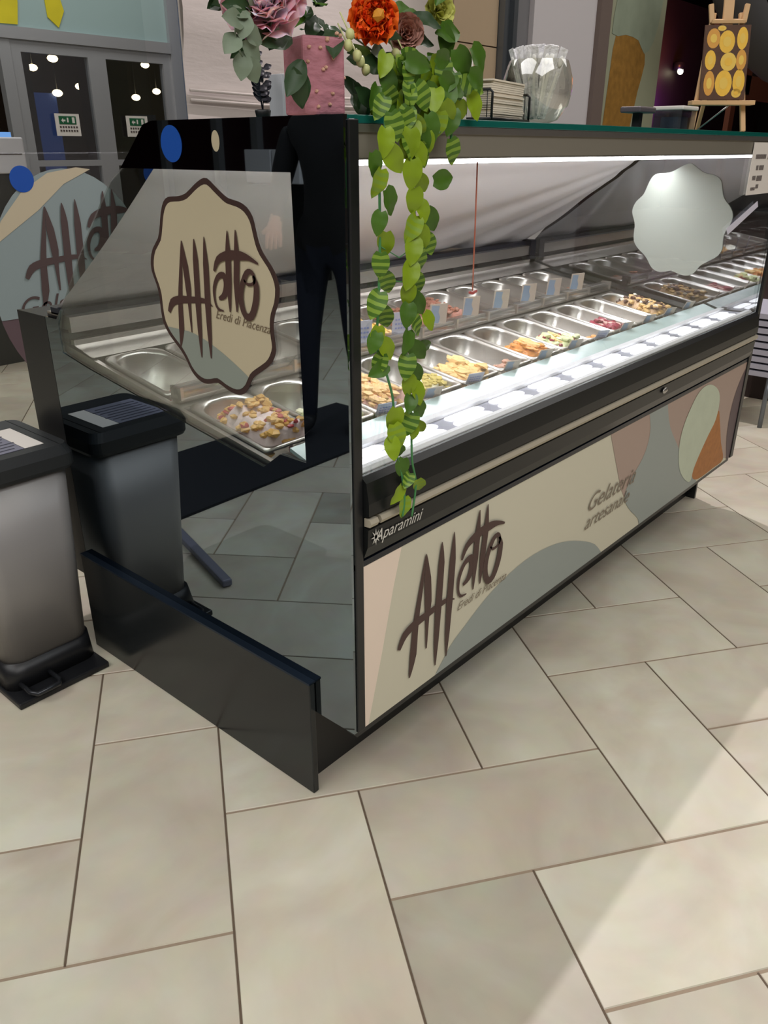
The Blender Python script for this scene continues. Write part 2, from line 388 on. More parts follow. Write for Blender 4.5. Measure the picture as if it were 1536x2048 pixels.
pl = bpy.data.lights.new('red_shop_light', 'POINT'); pl.energy = 30; pl.color = (1, .25, .08); pl.shadow_soft_size = .2
po = bpy.data.objects.new('red_shop_light', pl); C.objects.link(po); po.location = (13.4, 5.0, 2.6)
m_copper = mat('copper_frame', (140, 84, 64), .45, .5)
b = MB(); b.box((9.95, 3.0, 1.95), (10.5, 3.06, 2.6)); b.box((9.95, 3.0, 1.9), (12.2, 3.06, 2.16)); b.box((9.2, 3.0, 2.5), (10.5, 3.06, 2.62)); b.box((9.95, 3.0, 0), (10.1, 3.06, 1.95))
tag(b.build('copper_display_frame', m_copper, loc=(10.2, 3.03, 0)), 'copper-brown display frame in the dark shop behind the easel', 'frame')
b = MB(); pts = [(6.75+1.5*math.cos(a), 2.0, 3.35-1.5*math.sin(a)*.82) for a in [PI*.5-1.2+k*.1 for k in range(14)]]
b.tube([(6.5, 2.0, 2.75), (6.85, 2.0, 2.52), (7.2, 2.0, 2.35), (7.6, 2.0, 2.22), (8.2, 2.0, 2.12), (9, 2.0, 2.06)], [.16, .18, .19, .2, .2, .2], 12)
b.tube([(9, 2.0, 2.06), (9.2, 2, 1.2), (9.2, 2, 0)], .1, 10)
tag(b.build('curved_grey_pipe', mat('grey_pipe', (84, 84, 86), .6), loc=(9.2, 2, 0)), 'thick curved grey tube at the top right corner', 'pipe')
# thing standing on the floor right of the case
t = thing('magazine_rack', 'grey slatted rack on thin legs right of the display case', 'rack', (3.62, .36, 0))
b = MB()
for k in range(9): b.box((3.34, .20, .27+k*.036), (3.8, .50, .295+k*.036))
b.build('slatted_panel', mat('rack_grey', (168, 168, 180), .5), t)
for (x, y) in ((3.36, .22), (3.78, .22), (3.36, .48), (3.78, .48)): MB().tube([(x, y, 0), (x, y, .3)], .012, 8).build('leg', m_alu, t)
tag(MB().box((3.9, .3, 0), (6.5, 1.4, .5)).build('dark_plinth_bench', mat('dark_brown_wood', (44, 32, 30), .5), loc=(5.2, .85, 0)), 'dark brown low bench behind the slatted rack at right', 'bench')

# ---- cream cloth covered cabinet behind the case
def cloth_box():
    b = MB(); x0, x1, y0, y1, z1 = 1.225, 2.86, 2.0, 2.04, 2.6
    n = 40; mz = 30; vs = []; fs = []
    per = [(x0+(x1-x0)*k/n, y0) for k in range(n+1)]
    for j in range(mz+1):
        z = z1*j/mz
        for k, (x, y) in enumerate(per):
            dy = .012*math.sin(z*9+.5*x)+.006*math.sin(z*23+1.2*x)
            vs.append((x+.012*math.sin(z*3)*(1 if k in (0, n) else 0), y+dy, z))
    for j in range(mz):
        for k in range(n): fs.append((j*(n+1)+k, j*(n+1)+k+1, (j+1)*(n+1)+k+1, (j+1)*(n+1)+k))
    b.add(vs, fs, 0, True)
    b.box((x0+.01, y0+.03, 0), (x1-.01, y1, z1))
    for z in (1.545, 1.51): b.tube([(x0, y0-.004, z), (1.6, y0-.008, z-.006), (2.2, y0-.006, z+.006), (x1, y0-.004, z)], .006, 6)
    return b
tag(cloth_box().build('cloth_screen', m_coverbeige, loc=(2.04, 2.02, 0)), 'tall screen covered in cream cloth behind the display case', 'screen')

# ================================================================== LEFT BACKGROUND: glass partition, doors, hall lights
def partition():
    y = 2.2
    struct('window_1', MB().box((-.85, y, .02), (1.18, y+.01, 2.9)), glass_mat('partition_glass', (.95, .96, .96), .003, graze=.03))
partition()
ey = Y(2.198)
t = thing('round_stand_sticker', 'large round grey-teal and brown brand sticker on the glass partition', 'sticker', (.72, 2.198, .4))
def ellipse(cx, cz, rx, rz, n=48): return [(cx+rx*math.cos(2*PI*k/n), cz+rz*math.sin(2*PI*k/n)) for k in range(n)]
def clip_half(poly, z0, above=True):
    out = []
    for i in range(len(poly)):
        a = poly[i]; b = poly[(i+1) % len(poly)]
        ia = (a[1] >= z0) == above; ib = (b[1] >= z0) == above
        if ia: out.append(a)
        if ia != ib:
            k = (z0-a[1])/(b[1]-a[1]); out.append((a[0]+(b[0]-a[0])*k, z0))
    return out
full = ellipse(.74, .83, .345, .435)
b = MB(); flat_poly(b, full, Y(2.1985), 0); b.build('sticker_base', m_purple, t)
b = MB(); flat_poly(b, clip_half(full, .735), Y(2.197), 0)
st = b.build('teal_field', mat('sticker_grey_teal', (132, 146, 146), .6), t)
b = MB(); flat_poly(b, [(.42, 1.0), (.47, 1.09), (.57, 1.19), (.68, 1.25), (.80, 1.268), (.86, 1.26), (.74, 1.21), (.62, 1.12), (.52, 1.06)], Y(2.1955), 0)
b.build('beige_band', m_badge, t)
b = MB(); logo(b, lambda p: (.53+p[0]*.52, 2.194, .93+p[1]*.52), 0)
text_mesh(b, 'Gelateria', lambda p: (.47+p[0], 2.194, .735+p[1]), .11, 0)
b.build('lettering', mat('sticker_brown', (74, 60, 58), .6), t)
m_bd = m_blue
for k, (x, z, lab) in enumerate([(.577, 1.231, 'round blue dot sticker on the glass partition at the left edge of the brand sticker'), (1.147, 1.239, 'round blue dot sticker on the glass partition seen past the end glass')]):
    b = MB(); b.lathe([(.046, 0), (.046, .0015)], (0, 0, 0), 32); b.v = [(x+v[0], 2.196-v[2], z+v[1]) for v in b.v]; b.sm = [False]*len(b.sm)
    tag(b.build('round_dot', m_bd, loc=(x, 2.196, z)), lab, 'sticker')
# second shape: pale curved floor band is simply the floor beyond
# ---- white appliance left
t = thing('white_appliance', 'white counter appliance at the left edge in front of the doors', 'appliance', (1.5, 4.6, 0))
MB().box((1.0, 4.5, 1.19), (1.77, 4.9, 1.40)).build('body', m_whiteframe, t, bevel=.01)
MB().box((1.02, 4.52, 0), (1.74, 4.9, 1.19)).build('cabinet', mat('dark_cabinet', (66, 66, 62), .6), t)
MB().box((1.5, 4.496, 1.30), (1.745, 4.5, 1.305)).build('label_strip', m_papertext, t)
for x in (1.60, 1.69): MB().box((x-.03, 4.55, 1.40), (x+.03, 4.6, 1.43)).build('button', emit_mat('pale_blue_lamp', (120, 170, 235), .8), t)
# ---- mall doors
m_frame = mat('door_frame_aluminium', (176, 178, 182), .4, .5)
m_frame2 = mat('blue_grey_column', (92, 104, 124), .5)
Yd = 6.5
b = MB(); b.box((1.6, Yd-.06, 2.17), (4.378, Yd+.04, 2.26)); b.box((4.38, Yd-.05, 0), (4.5, Yd+.05, 3.2)); b.box((1.6, Yd-.06, 3.12), (4.378, Yd+.04, 3.2)); b.box((2.68, Yd-.04, 0), (2.78, Yd+.04, 2.2))
struct('trim_3', b, m_frame)
struct('wall_column', MB().box((4.5, Yd-.3, 0), (4.95, Yd+.3, 4.5)), m_frame2)
struct('window_2', MB().box((1.6, Yd-.01, 2.26), (4.38, Yd+.01, 3.12)), mat('frosted_transom', (158, 182, 182), .5, noise_amt=.05, noise_scale=2))
m_doorglass = glass_mat('door_glass', (.85, .87, .88), .06, graze=.3)
for n, (xa, xb) in enumerate([(2.78, 3.58), (3.58, 4.38)]):
    d = MB()
    d.box((xa, Yd-.03, 0), (xa+.09, Yd+.03, 2.17)); d.box((xb-.09, Yd-.03, 0), (xb, Yd+.03, 2.17))
    d.box((xa+.09, Yd-.03, 2.08), (xb-.09, Yd+.03, 2.17)); d.box((xa+.09, Yd-.03, 1.19), (xb-.09, Yd+.03, 1.24)); d.box((xa+.09, Yd-.03, 0), (xb-.09, Yd+.03, .2))
    dr = d.build('door_%d' % (n+1), m_frame, loc=((xa+xb)/2, Yd, 0)); dr['kind'] = 'structure'
    MB().box((xa+.09, Yd-.005, .2), (xb-.09, Yd+.005, 2.08)).build('door_glass', m_doorglass, dr)
m_green = mat('exit_green', (22, 92, 58), .6)
for k, (x0, lab) in enumerate([(3.08, 'white and green exit notice on the left mall door'), (3.80, 'white and green exit notice on the right mall door')]):
    t = thing('exit_notice', lab, 'sign', (x0+.12, Yd-.04, 1.44))
    MB().box((x0, Yd-.045, 1.44), (x0+.235, Yd-.04, 1.62)).build('notice_card', m_paper, t)
    b = MB().box((x0+.035, Yd-.048, 1.535), (x0+.20, Yd-.0455, 1.60))
    b.build('green_band', m_green, t)
    b = MB(); flat_poly(b, [(x0+.055, 1.565), (x0+.075, 1.585), (x0+.075, 1.572), (x0+.095, 1.572), (x0+.095, 1.558), (x0+.075, 1.558), (x0+.075, 1.545)], Y(Yd-.049), 0)
    b.build('arrow_pictogram', m_paper, t); b = MB()
    b.box((x0+.11, Yd-.0495, 1.55), (x0+.125, Yd-.049, 1.588)); b.box((x0+.16, Yd-.0495, 1.545), (x0+.185, Yd-.049, 1.592))
    b.build('figure_pictogram', m_paper, t)
    b = MB()
    for q in range(2):
        for z in range(7): b.box((x0+.035+z*.026, Yd-.048, 1.505-q*.03), (x0+.035+z*.026+.016, Yd-.0455, 1.52-q*.03))
    b.build('notice_text', m_papertext, t)
m_yel = mat('yellow_reflection_tint', (214, 200, 40), .6, noise_amt=.25, noise_scale=6)
for k, (poly, lab) in enumerate([([(2.45, 2.27), (2.89, 2.28), (2.92, 2.44), (2.95, 2.9), (2.45, 2.9)], 'large painted reflection of yellow light on the frosted transom at the far left'), ([(3.17, 2.36), (3.26, 2.29), (3.33, 2.42), (3.28, 2.62), (3.16, 2.60)], 'small ragged painted reflection of yellow light on the frosted transom, right of the large one')]):
    b = MB(); b.prism(poly, 1, Yd-.02, Yd-.012); tag(b.build('yellow_reflection', m_yel, loc=(poly[0][0], Yd-.016, poly[0][1])), lab, 'poster')  # flat yellow shapes painting reflected lights on the transom
# hall beyond the doors: dark with rows of warm ceiling lamps
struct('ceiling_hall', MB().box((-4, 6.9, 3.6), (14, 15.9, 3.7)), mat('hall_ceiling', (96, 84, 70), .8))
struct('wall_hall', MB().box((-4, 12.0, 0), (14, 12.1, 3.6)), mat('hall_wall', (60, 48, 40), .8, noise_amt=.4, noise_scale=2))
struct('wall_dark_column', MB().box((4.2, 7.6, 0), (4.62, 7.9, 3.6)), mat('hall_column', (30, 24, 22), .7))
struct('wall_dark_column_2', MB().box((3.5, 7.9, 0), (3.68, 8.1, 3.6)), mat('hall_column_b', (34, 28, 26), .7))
hl = [(4.559,2.295),(4.295,2.186),(3.96,2.067),(4.893,2.39),(5.814,2.308),(4.862,2.02),(4.557,1.937),(5.946,2.015),(5.627,1.933),(3.7,2.25)]
m_hall = emit_mat('warm_hall_lamp', (255, 226, 176), 6)
hlroot = None
hlab = ['seen upper middle of the left door', 'seen left in the left door', 'nearest the left edge of the photo', 'highest in the left door, beside the mullion', 'largest in the right door, near its top', 'middle of the left door, above the blue banner', 'low in the left door, above the blue banner', 'lower right in the right door', 'lower left in the right door', 'half hidden behind the left door stile']
for k, (x, z) in enumerate(hl):
    yy = 9+(k*37 % 10)*.14; q = (yy+.911)/(9.911); x = -.957+(x+.957)*q; z = 1.332+(z-1.332)*q
    if hlroot is None:
        c = hlroot = thing('pendant_lamp', 'x', 'lamp', (x, yy, z), 'pendant lamps in the hall beyond the doors')
        MB().blob((x, yy, z), .055, 0, (1.2, .8, .75), 0, 2).build('lamp_globe', m_hall, hlroot)
        MB().tube([(x, yy, z+.04), (x, yy, 3.6)], .006, 6).build('lamp_cord', m_black, hlroot)
    else:
        c = copy_tree(hlroot); c.location = (x, yy, z)
    c['label'] = 'warm pendant lamp in the hall, '+hlab[k]
b = MB(); b.box((4.25, 9.3, 0), (4.7, 9.5, 1.95)); tag(b.build('blue_banner', mat('banner_blue', (40, 66, 124), .6, emit=(40, 66, 124), es=.3), loc=(4.47, 9.4, 0)), 'dim blue lit banner in the hall behind the left mall door', 'banner')
b = MB(); b.box((5.3, 9.3, 0), (6.1, 9.5, 1.75)); tag(b.build('blue_banner', mat('banner_blue_dim', (50, 60, 84), .6), loc=(5.7, 9.4, 0)), 'grey-blue banner in the hall behind the right mall door', 'banner')

# ---- shop front opposite (seen mirrored in the black border of the end glass)
t = thing('shop_counter', 'white double cupboard with black lettering mirrored in the end glass', 'cabinet', (-5.4, 5.9, 0))
for k, y in enumerate((5.58, 6.02)): MB().box((-5.6, y, 1.0), (-5.2, y+.42, 1.33)).build('cupboard', m_whiteframe, t, bevel=.01)
MB().box((-5.6, 5.55, 0), (-5.25, 6.5, .98)).build('base', m_black, t)
struct('wall_shopfront', MB().box((-6.6, 4.5, 0), (-6.5, 12, 3.2)), mat('maroon_panel', (52, 22, 28), .6))
b = MB()
for y in (6.75, 7.6, 8.4, 9.6): b.box((-6.5, y, 0), (-6.4, y+.12, 3.2))
struct('trim_4', b, m_frame)
tag(MB().box((-6.45, 5.2, 1.45), (-6.4, 6.6, 2.4)).build('menu_board', mat('blue_board', (24, 54, 84), .5), loc=(-6.42, 5.9, 1.45)), 'dark blue menu board on the shop front opposite', 'sign')

# ================================================================== DISPLAY CASE
L = 2.206; H = 1.38; ZB = .221
case = thing('display_case', 'long black refrigerated ice-cream display case with glass front and beige branded panel', 'display case', (1.1, .5, 0))
def X(x): return lambda p: (x, p[0], p[1])
# --- left end panel: one sheet, clear window framed by black lacquer
outer = [(0, ZB), (0, H), (.49, H), (.52, 1.374), (.554, 1.345), (.664, 1.27), (.75, 1.19), (.836, 1.105), (.949, .981), (.975, .955), (1.175, .955), (1.175, ZB)]
win = [(.12, 1.298), (.612, 1.298), (.664, 1.27), (.75, 1.19), (.836, 1.105), (.949, .981), (.972, .94), (.972, .874), (.862, .853), (.235, .759), (.184, .798), (.112, .798)]
frame_poly_r = [(0, ZB), (0, H), (.49, H), (.52, 1.374), (.554, 1.345), (.612, 1.298), (.12, 1.298), (.112, .798), (.184, .798), (.235, .759), (.862, .853), (.972, .874), (.972, .94), (.949, .981), (.975, .955), (1.03, .955), (1.03, ZB)]
from mathutils.geometry import tessellate_polygon
def sheet(name, polys, x0, x1, mats_, parent):
    b = MB()
    for mi, poly in polys:
        n = len(poly); tris = tessellate_polygon([[Vector((p[0], p[1], 0)) for p in poly]])
        vs = [(x0, p[0], p[1]) for p in poly]+[(x1, p[0], p[1]) for p in poly]
        b.add(vs, [tuple(t) for t in tris]+[tuple(n+k for k in t[::-1]) for t in tris]+[(k, (k+1) % n, (k+1) % n+n, k+n) for k in range(n)], mi)
    return b.build(name, mats_, parent)
endl = sheet('end_panel', [(0, frame_poly_r)], 0.0, .008, m_blackmirror, case)
sheet('window_pane', [(0, win)], .002, .006, m_endglass, endl)
sheet('service_end_cap', [(0, [(1.032, ZB), (1.032, .955), (1.175, .955), (1.175, ZB)])], 0.0, .012, m_black, case)
endr = sheet('end_panel', [(0, [(.0, ZB), (.0, .72), (.25, .745), (.97, .86), (1.175, .86), (1.175, ZB)])], 2.195, 2.206, m_black, case)
sheet('end_glass', [(0, [(.0, .72), (.0, H-.012), (.49, H-.012), (.554, 1.345), (.664, 1.27), (.836, 1.105), (.949, .981), (.975, .955), (1.175, .955), (1.175, .86), (.97, .86), (.25, .745)])], 2.165, 2.171, m_rightglass, endr)
sheet('end_liner', [(0, [(.01, .60), (.01, .775), (.2, .745), (.97, .87), (1.1, .87), (1.1, .60)])], 2.15, 2.17, m_black, endr)
# front edge posts
MB().box((.008, -.004, ZB), (.03, .012, H-.006)).build('corner_post', m_black, case, bevel=.002)
MB().box((2.175, -.006, ZB), (2.206, .02, H-.006)).build('corner_post', m_black, case, bevel=.002)
# end glass lower tank flange seen through window
# --- counter top glass with green edge
b = MB(); b.box((.008, .0, H-.012), (L, .495, H), 0)
b.build('counter_glass', m_greenedge, case, bevel=.001)
m_canopy = mat('canopy_dark_metal', (132, 127, 116), .35, .2)
b = MB(); b.prism([(.002, 1.318), (.002, H-.014), (.03, H-.013), (.5, H-.013), (.5, 1.314), (.05, 1.316), (.03, 1.318)], 0, .03, 2.17)
b.build('canopy', m_canopy, case)
MB().box((.03, -.001, H-.024), (2.17, .004, H-.0125)).build('canopy_trim', m_steel_soft, case)
# --- LED tube under the canopy
b = MB().tube([(.035, .43, 1.306), (2.16, .43, 1.306)], .008, 10); b.build('led_tube', m_led, case)
area = area_light('case_led_lamp', (1.1, .42, 1.295), (2.1, .03), 8, (.96, .97, 1.0)); area.data.spread = math.radians(160)
# --- front glass
fg = MB().box((.03, .002, .79), (2.165, .008, 1.32)).build('front_glass', m_glass, case)
MB().add([(1.715, .001, 1.108), (1.735, .001, 1.088), (1.98, .001, 1.16), (1.965, .001, 1.178)], [(0, 1, 2, 3)]).build('white_strip', mat('strip_white', (214, 212, 228), .5), fg)  # narrow white strip laid flat on the front glass
# --- fascia
prof = [(.02, .792), (.0, .79), (-.012, .78), (-.018, .74), (-.018, .715), (-.006, .712), (-.006, .69), (-.016, .687), (-.014, .65), (-.004, .625), (.008, .618), (.03, .618), (.03, .79)]
b = MB(); b.prism(prof, 0, .03, 2.175); b.build('fascia', m_blackgloss, case)
for (xa, xb) in ((.03, .052), (.06, 2.175)):
    b = MB(); b.prism([(-.006, .693), (-.02, .694), (-.024, .7015), (-.02, .709), (-.006, .71)], 0, xa, xb); b.build('bumper_rail', m_rail, case)
b = MB(); text_mesh(b, 'Aparamini', lambda p: (.045+p[0], -.0175, .657+p[1]), .034, 0, .45)
for k in range(4):
    a = k*PI/4; b.add([(.05+.014*math.cos(a), -.0172, .668+.018*math.sin(a)), (.05-.003*math.sin(a), -.0172, .668+.003*math.cos(a)), (.05-.014*math.cos(a), -.0172, .668-.018*math.sin(a)), (.05+.003*math.sin(a), -.0172, .668-.003*math.cos(a))], [(0, 1, 2, 3)])
b.build('maker_lettering', m_tan, case)
MB().blob((1.36, -.02, .672), .012, 0, (1.4, .4, .8), .1, 2).build('lock_button', m_steel_soft, case)
# --- printed front panel
fp = MB(); mats_fp = [m_cream, m_pink, m_tealprint, m_blush2, m_mint, m_cone, m_purple, m_brown, m_softbrown, m_black]
fp.box((.008, -.0005, ZB+.001), (2.175, .02, .606), 0)
def lay(k): return Y(-.001-.0004*k)
def clipbox(poly, x0=.009, x1=2.174, z0=ZB+.002, z1=.605):
    def half(P, f_, cut):
        out = []
        for i in range(len(P)):
            a = P[i]; b_ = P[(i+1) % len(P)]; fa, fb = f_(a), f_(b_)
            if fa >= 0: out.append(a)
            if (fa >= 0) != (fb >= 0):
                k = fa/(fa-fb); out.append((a[0]+(b_[0]-a[0])*k, a[1]+(b_[1]-a[1])*k))
        return out
    P = [tuple(p) for p in poly]
    for f_ in (lambda p: p[0]-x0, lambda p: x1-p[0], lambda p: p[1]-z0, lambda p: z1-p[1]): P = half(P, f_, 0)
    return P
flat_poly(fp, clipbox([(-.01, .62), (.15, .62), (.12, .52), (.085, .38), (.035, .2), (-.01, .2)]), lay(1), 1)
flat_poly(fp, clipbox(smooth_closed([(.26, .15), (.31, .258), (.387, .304), (.498, .35), (.644, .375), (.797, .363), (.946, .316), (1.068, .248), (1.1, .15), (.7, .1)])), lay(1), 2)
flat_poly(fp, clipbox([(1.05, .63), (1.066, .595), (1.112, .515), (1.15, .45), (1.173, .409), (1.206, .37), (1.3, .3), (1.8, .3), (2.3, .2), (2.3, .63)]), lay(1), 3)
flat_poly(fp, clipbox(smooth_closed([(1.31, .64), (1.335, .56), (1.335, .51), (1.31, .466), (1.25, .42), (1.21, .374), (1.249, .318), (1.342, .247), (1.42, .17), (1.83, .17), (1.83, .232), (1.72, .30), (1.615, .407), (1.50, .515), (1.45, .60), (1.44, .64)], 3)), lay(2), 2)
flat_poly(fp, clipbox(smooth_closed([(1.94, .47), (1.98, .42), (2.04, .32), (2.10, .236), (2.0, .229), (1.85, .23), (1.782, .262), (1.80, .33), (1.87, .41)], 3)), lay(3), 5)
flat_poly(fp, clipbox(smooth_closed([(1.77, .598), (1.83, .588), (1.90, .555), (1.935, .51), (1.931, .44), (1.878, .392), (1.825, .34), (1.785, .29), (1.77, .245), (1.704, .275), (1.638, .336), (1.605, .42), (1.615, .49), (1.66, .55), (1.71, .588)], 3)), lay(4), 4)
flat_poly(fp, clipbox(smooth_closed([(2.2, .59), (2.13, .54), (2.09, .46), (2.088, .36), (2.12, .27), (2.18, .18), (2.3, .2), (2.3, .55)], 3)), lay(3), 6)
logo(fp, lambda p: (.137+p[0]*.395, -.0035, .402+p[1]*.40), 7)
text_mesh(fp, 'Eredi di Piacenza', lambda p: (.345+p[0], -.0035, .362+p[1]), .03, 8, .5)
text_mesh(fp, 'Gelateria', lambda p: (.955+p[0]*1.15, -.0035, .40+p[1]), .072, 8, .5)
text_mesh(fp, 'artesanale', lambda p: (.955+p[0]*1.15, -.0035, .345+p[1]), .06, 8, .5)
fp.build('printed_front_panel', mats_fp, case, recalc=False)
MB().box((.008, .0, ZB-.012), (2.175, .03, ZB+.001)).build('panel_edge', m_black, case)
MB().box((.008, -.002, .606), (2.175, .03, .618)).build('panel_gap_strip', mat('gap_blue_black', (12, 18, 30), .3), case)
# --- carcass, plinths
m_carc = mat('carcass_black', (22, 22, 24), .7)
b = MB(); b.box((.012, .03, ZB), (2.17, 1.16, .60)); b.build('carcass', m_carc, case)
for (xa, xb) in ((-.017, -.001), (2.207, 2.223)):
    b = MB(); b.box((xa, .114, 0), (xb, 1.03, .301)); pbrd = b.build('plinth_board', m_plinth, case, bevel=.002)
    MB().box((xa-.001, .114, .298), (xb+.001, 1.03, .303)).build('plinth_edge', m_plinthedge, pbrd)
MB().box((.0, .152, .0), (2.205, .168, ZB)).build('kick_board', m_black, case)
# --- lit ledge behind the front glass
b = MB()
b.box((.03, .008, .772), (2.15, .118, .786), 0)
b.prism([(.008, .786), (.008, .793), (.014, .799), (.026, .799), (.03, .793), (.03, .786)], 0, .03, 2.15, 1)
b.prism([(.108, .786), (.108, .794), (.128, .794), (.128, .77), (.118, .77)], 0, .03, 2.15, 1)
ledge = b.build('air_ledge', [m_lav, m_whiteframe], case)
def pill(b, x0, x1, y0, y1, z):
    r_ = (y1-y0)/2; pts = []
    for k in range(9): a = PI/2+PI*k/8; pts.append((x0+r_+r_*math.cos(a), (y0+y1)/2+r_*math.sin(a)))
    for k in range(9): a = -PI/2+PI*k/8; pts.append((x1-r_+r_*math.cos(a), (y0+y1)/2+r_*math.sin(a)))
    b.prism(pts, 2, z, z+.0015)
for k in range(12):
    xc = .118+.1745*k; b = MB()
    pill(b, xc-.062, xc+.072, .073, .103, .7865); pill(b, xc-.075, xc+.058, .038, .068, .7865)
    b.build('led_window', m_ledslot, ledge)
area_light('case_front_lamp', (1.1, .06, .80), (2.05, .05), .2, (.97, .97, 1.0), rot=(PI-.45, 0, 0))
# --- teal lip in front of the tubs
b = MB(); b.add([(.03, .128, .782), (2.15, .128, .782), (2.15, .188, .802), (.03, .188, .802), (.03, .13, .775), (2.15, .13, .775), (2.15, .19, .795), (.03, .19, .795)], [(0, 1, 2, 3), (7, 6, 5, 4), (0, 4, 5, 1), (2, 6, 7, 3), (0, 3, 7, 4), (1, 5, 6, 2)])
b.build('tub_lip', m_teal, case)
# --- tank
def TZ(y): return .735+.165*y
b = MB()
b.box((.012, .19, .60), (2.15, .95, .61))
b.add([(.0125, .15, .60), (.0125, 1.0, .60), (.0125, 1.0, TZ(1.0)-.004), (.0125, .15, TZ(.15)-.004)], [(0, 1, 2, 3)])
b.add([(.0125, .15, TZ(.15)-.004), (.0125, 1.0, TZ(1.0)-.004), (.024, 1.0, TZ(1.0)-.004), (.024, .15, TZ(.15)-.004)], [(0, 1, 2, 3)])
b.add([(2.08, .15, TZ(.15)-.008), (2.08, 1.0, TZ(1.0)-.008), (2.15, 1.0, TZ(1.0)-.008), (2.15, .15, TZ(.15)-.008)], [(0, 1, 2, 3)], 1)
b.box((.0125, .19, .60), (2.15, .195, .765))
b.add([(.0125, .855, TZ(.855)), (2.15, .855, TZ(.855)), (2.15, .93, .895), (.0125, .93, .895)], [(0, 1, 2, 3)])
b.add([(.0125, .525, TZ(.525)-.006), (2.09, .525, TZ(.525)-.006), (2.09, .57, TZ(.57)-.006), (.0125, .57, TZ(.57)-.006)], [(0, 1, 2, 3)])
b.build('steel_tank', [m_steel, m_black], case, recalc=False)
# rear upstand with slot
b = MB()
b.prism([(.93, .895), (.93, .908), (.945, .908), (.945, .895)], 0, .0125, 2.15, 0)
b.prism([(.935, .925), (.935, .962), (.97, .966), (1.04, .966), (1.04, .925)], 0, .0125, 2.15, 0)
b.prism([(.95, .90), (.95, .93), (1.04, .93), (1.04, .88)], 0, .0125, 2.15, 1)
up = b.build('rear_upstand', [m_steel, m_black], case)
b = MB(); b.box((.0125, .955, .962), (2.15, 1.02, .978)); b.box((2.11, .93, .88), (2.15, 1.02, .985)); b.build('blind_bottom_bar', mat('blue_black_bar', (24, 28, 40), .35), case)
b = MB(); b.box((.012, 1.03, ZB), (2.17, 1.165, .955)); b.build('service_counter', m_black, case)
# --- divider rail
b = MB()
for (dy, dz) in ((0, 0), (.011, .008), (.022, .012)):
    b.box((.03, .538+dy, .832+dz), (2.09, .545+dy, .846+dz), 0)
b.box((.03, .54, .822), (2.09, .568, .832), 1)
b.box((.03, .545, .84), (2.09, .56, .852), 2)
for k in range(13): b.box((.03+.17*k, .534, .828), (.038+.17*k, .572, .858), 1)
b.build('divider_rail', [m_clearplast, m_steel, m_steel_soft], case)
# --- white roll blind
def blind():
    top = Vector((0, .50, 1.312)); bot = Vector((0, 1.0, .972)); d = bot-top; nrm = Vector((0, d.z, -d.y)).normalized()*-1
    nx, ny = 130, 46; vs = []; fs = []
    for j in range(ny+1):
        t = j/ny
        for i in range(nx+1):
            s_ = i/nx; x = .014+s_*2.13
            # folds fan out from the upper right corner
            dx = (2.25-x); dy = t*.62+.015
            a = math.atan2(dy, dx)
            rr = math.hypot(dx, dy)
            amp = .012*min(1, rr*.9)*math.exp(-max(0, (dx-1.0))*1.6)*min(1, a*1.6)
            disp = amp*(math.sin(a*17+.6)*.8+math.sin(a*31+1)*.3)+.005*math.sin(x*3+t*3)
            vs.append(top+d*t+Vector((x, 0, 0))+nrm*(disp-.012*math.sin(PI*t)))
    for j in range(ny):
        for i in range(nx): fs.append((j*(nx+1)+i, j*(nx+1)+i+1, (j+1)*(nx+1)+i+1, (j+1)*(nx+1)+i))
    b = MB(); b.add(vs, fs, 0, True); return b
blind().build('roll_blind', m_cloth, case)

# --- brand badges on both end glasses
OUT = [(.355,1.283),(.377,1.273),(.404,1.258),(.43,1.252),(.46,1.25),(.477,1.241),(.489,1.222),(.498,1.196),(.508,1.173),(.53,1.152),(.541,1.131),(.543,1.108),(.532,1.083),(.526,1.061),(.526,1.033),(.522,1.006),(.508,.986),(.492,.972),(.471,.956),(.454,.937),(.442,.919),(.424,.905),(.402,.899),(.38,.902),(.356,.908),(.331,.9),(.306,.895),(.285,.897),(.266,.91),(.25,.934),(.231,.948),(.2,.967),(.186,.982),(.178,1.),(.18,1.017),(.181,1.042),(.176,1.064),(.165,1.085),(.16,1.11),(.165,1.129),(.178,1.148),(.198,1.168),(.208,1.186),(.214,1.207),(.22,1.226),(.234,1.241),(.254,1.249),(.283,1.254),(.301,1.263),(.319,1.274),(.338,1.285)]
sm = smooth_closed(OUT, 2); ctr = Vector((.352, 1.09))
inner = [ctr+(p-ctr)*.945 for p in sm]
badge = sheet('badge', [(0, [tuple(p) for p in sm])], -.0012, 0.0, m_badgebrown, endl)
b = MB(); flat_poly(b, inner, X(-.0016), 0)
def teal_z(y): return 1.0-.9*(max(0, .44-y))**1.55
lowp = []
n = len(inner)
for i in range(n):
    a, c_ = inner[i], inner[(i+1) % n]; ia = a.y < teal_z(a.x); ic = c_.y < teal_z(c_.x)
    if ia: lowp.append((a.x, a.y))
    if ia != ic:
        if ia:
            ys = a.x; ye = None; enter = False
            lo, hi = a, c_
        else: lo, hi = c_, a
        k0, k1 = 0, 1
        for _ in range(20):
            km = (k0+k1)/2; q = lo+(hi-lo)*km
            if q.y < teal_z(q.x): k0 = km
            else: k1 = km
        q = lo+(hi-lo)*k0; lowp.append((q.x, q.y))
        if ia: exit_q = q; exit_idx = len(lowp)
        else: enter_q = q
mid = [(exit_q.x+(enter_q.x-exit_q.x)*k/14, teal_z(exit_q.x+(enter_q.x-exit_q.x)*k/14)) for k in range(1, 14)]
lowp = lowp[:exit_idx]+mid+lowp[exit_idx:]
flat_poly(b, lowp, X(-.0021), 1)
logo(b, lambda p: (-.0026, .495-p[0]*.29, 1.06+p[1]*.29), 2, (-1, 0, 0))
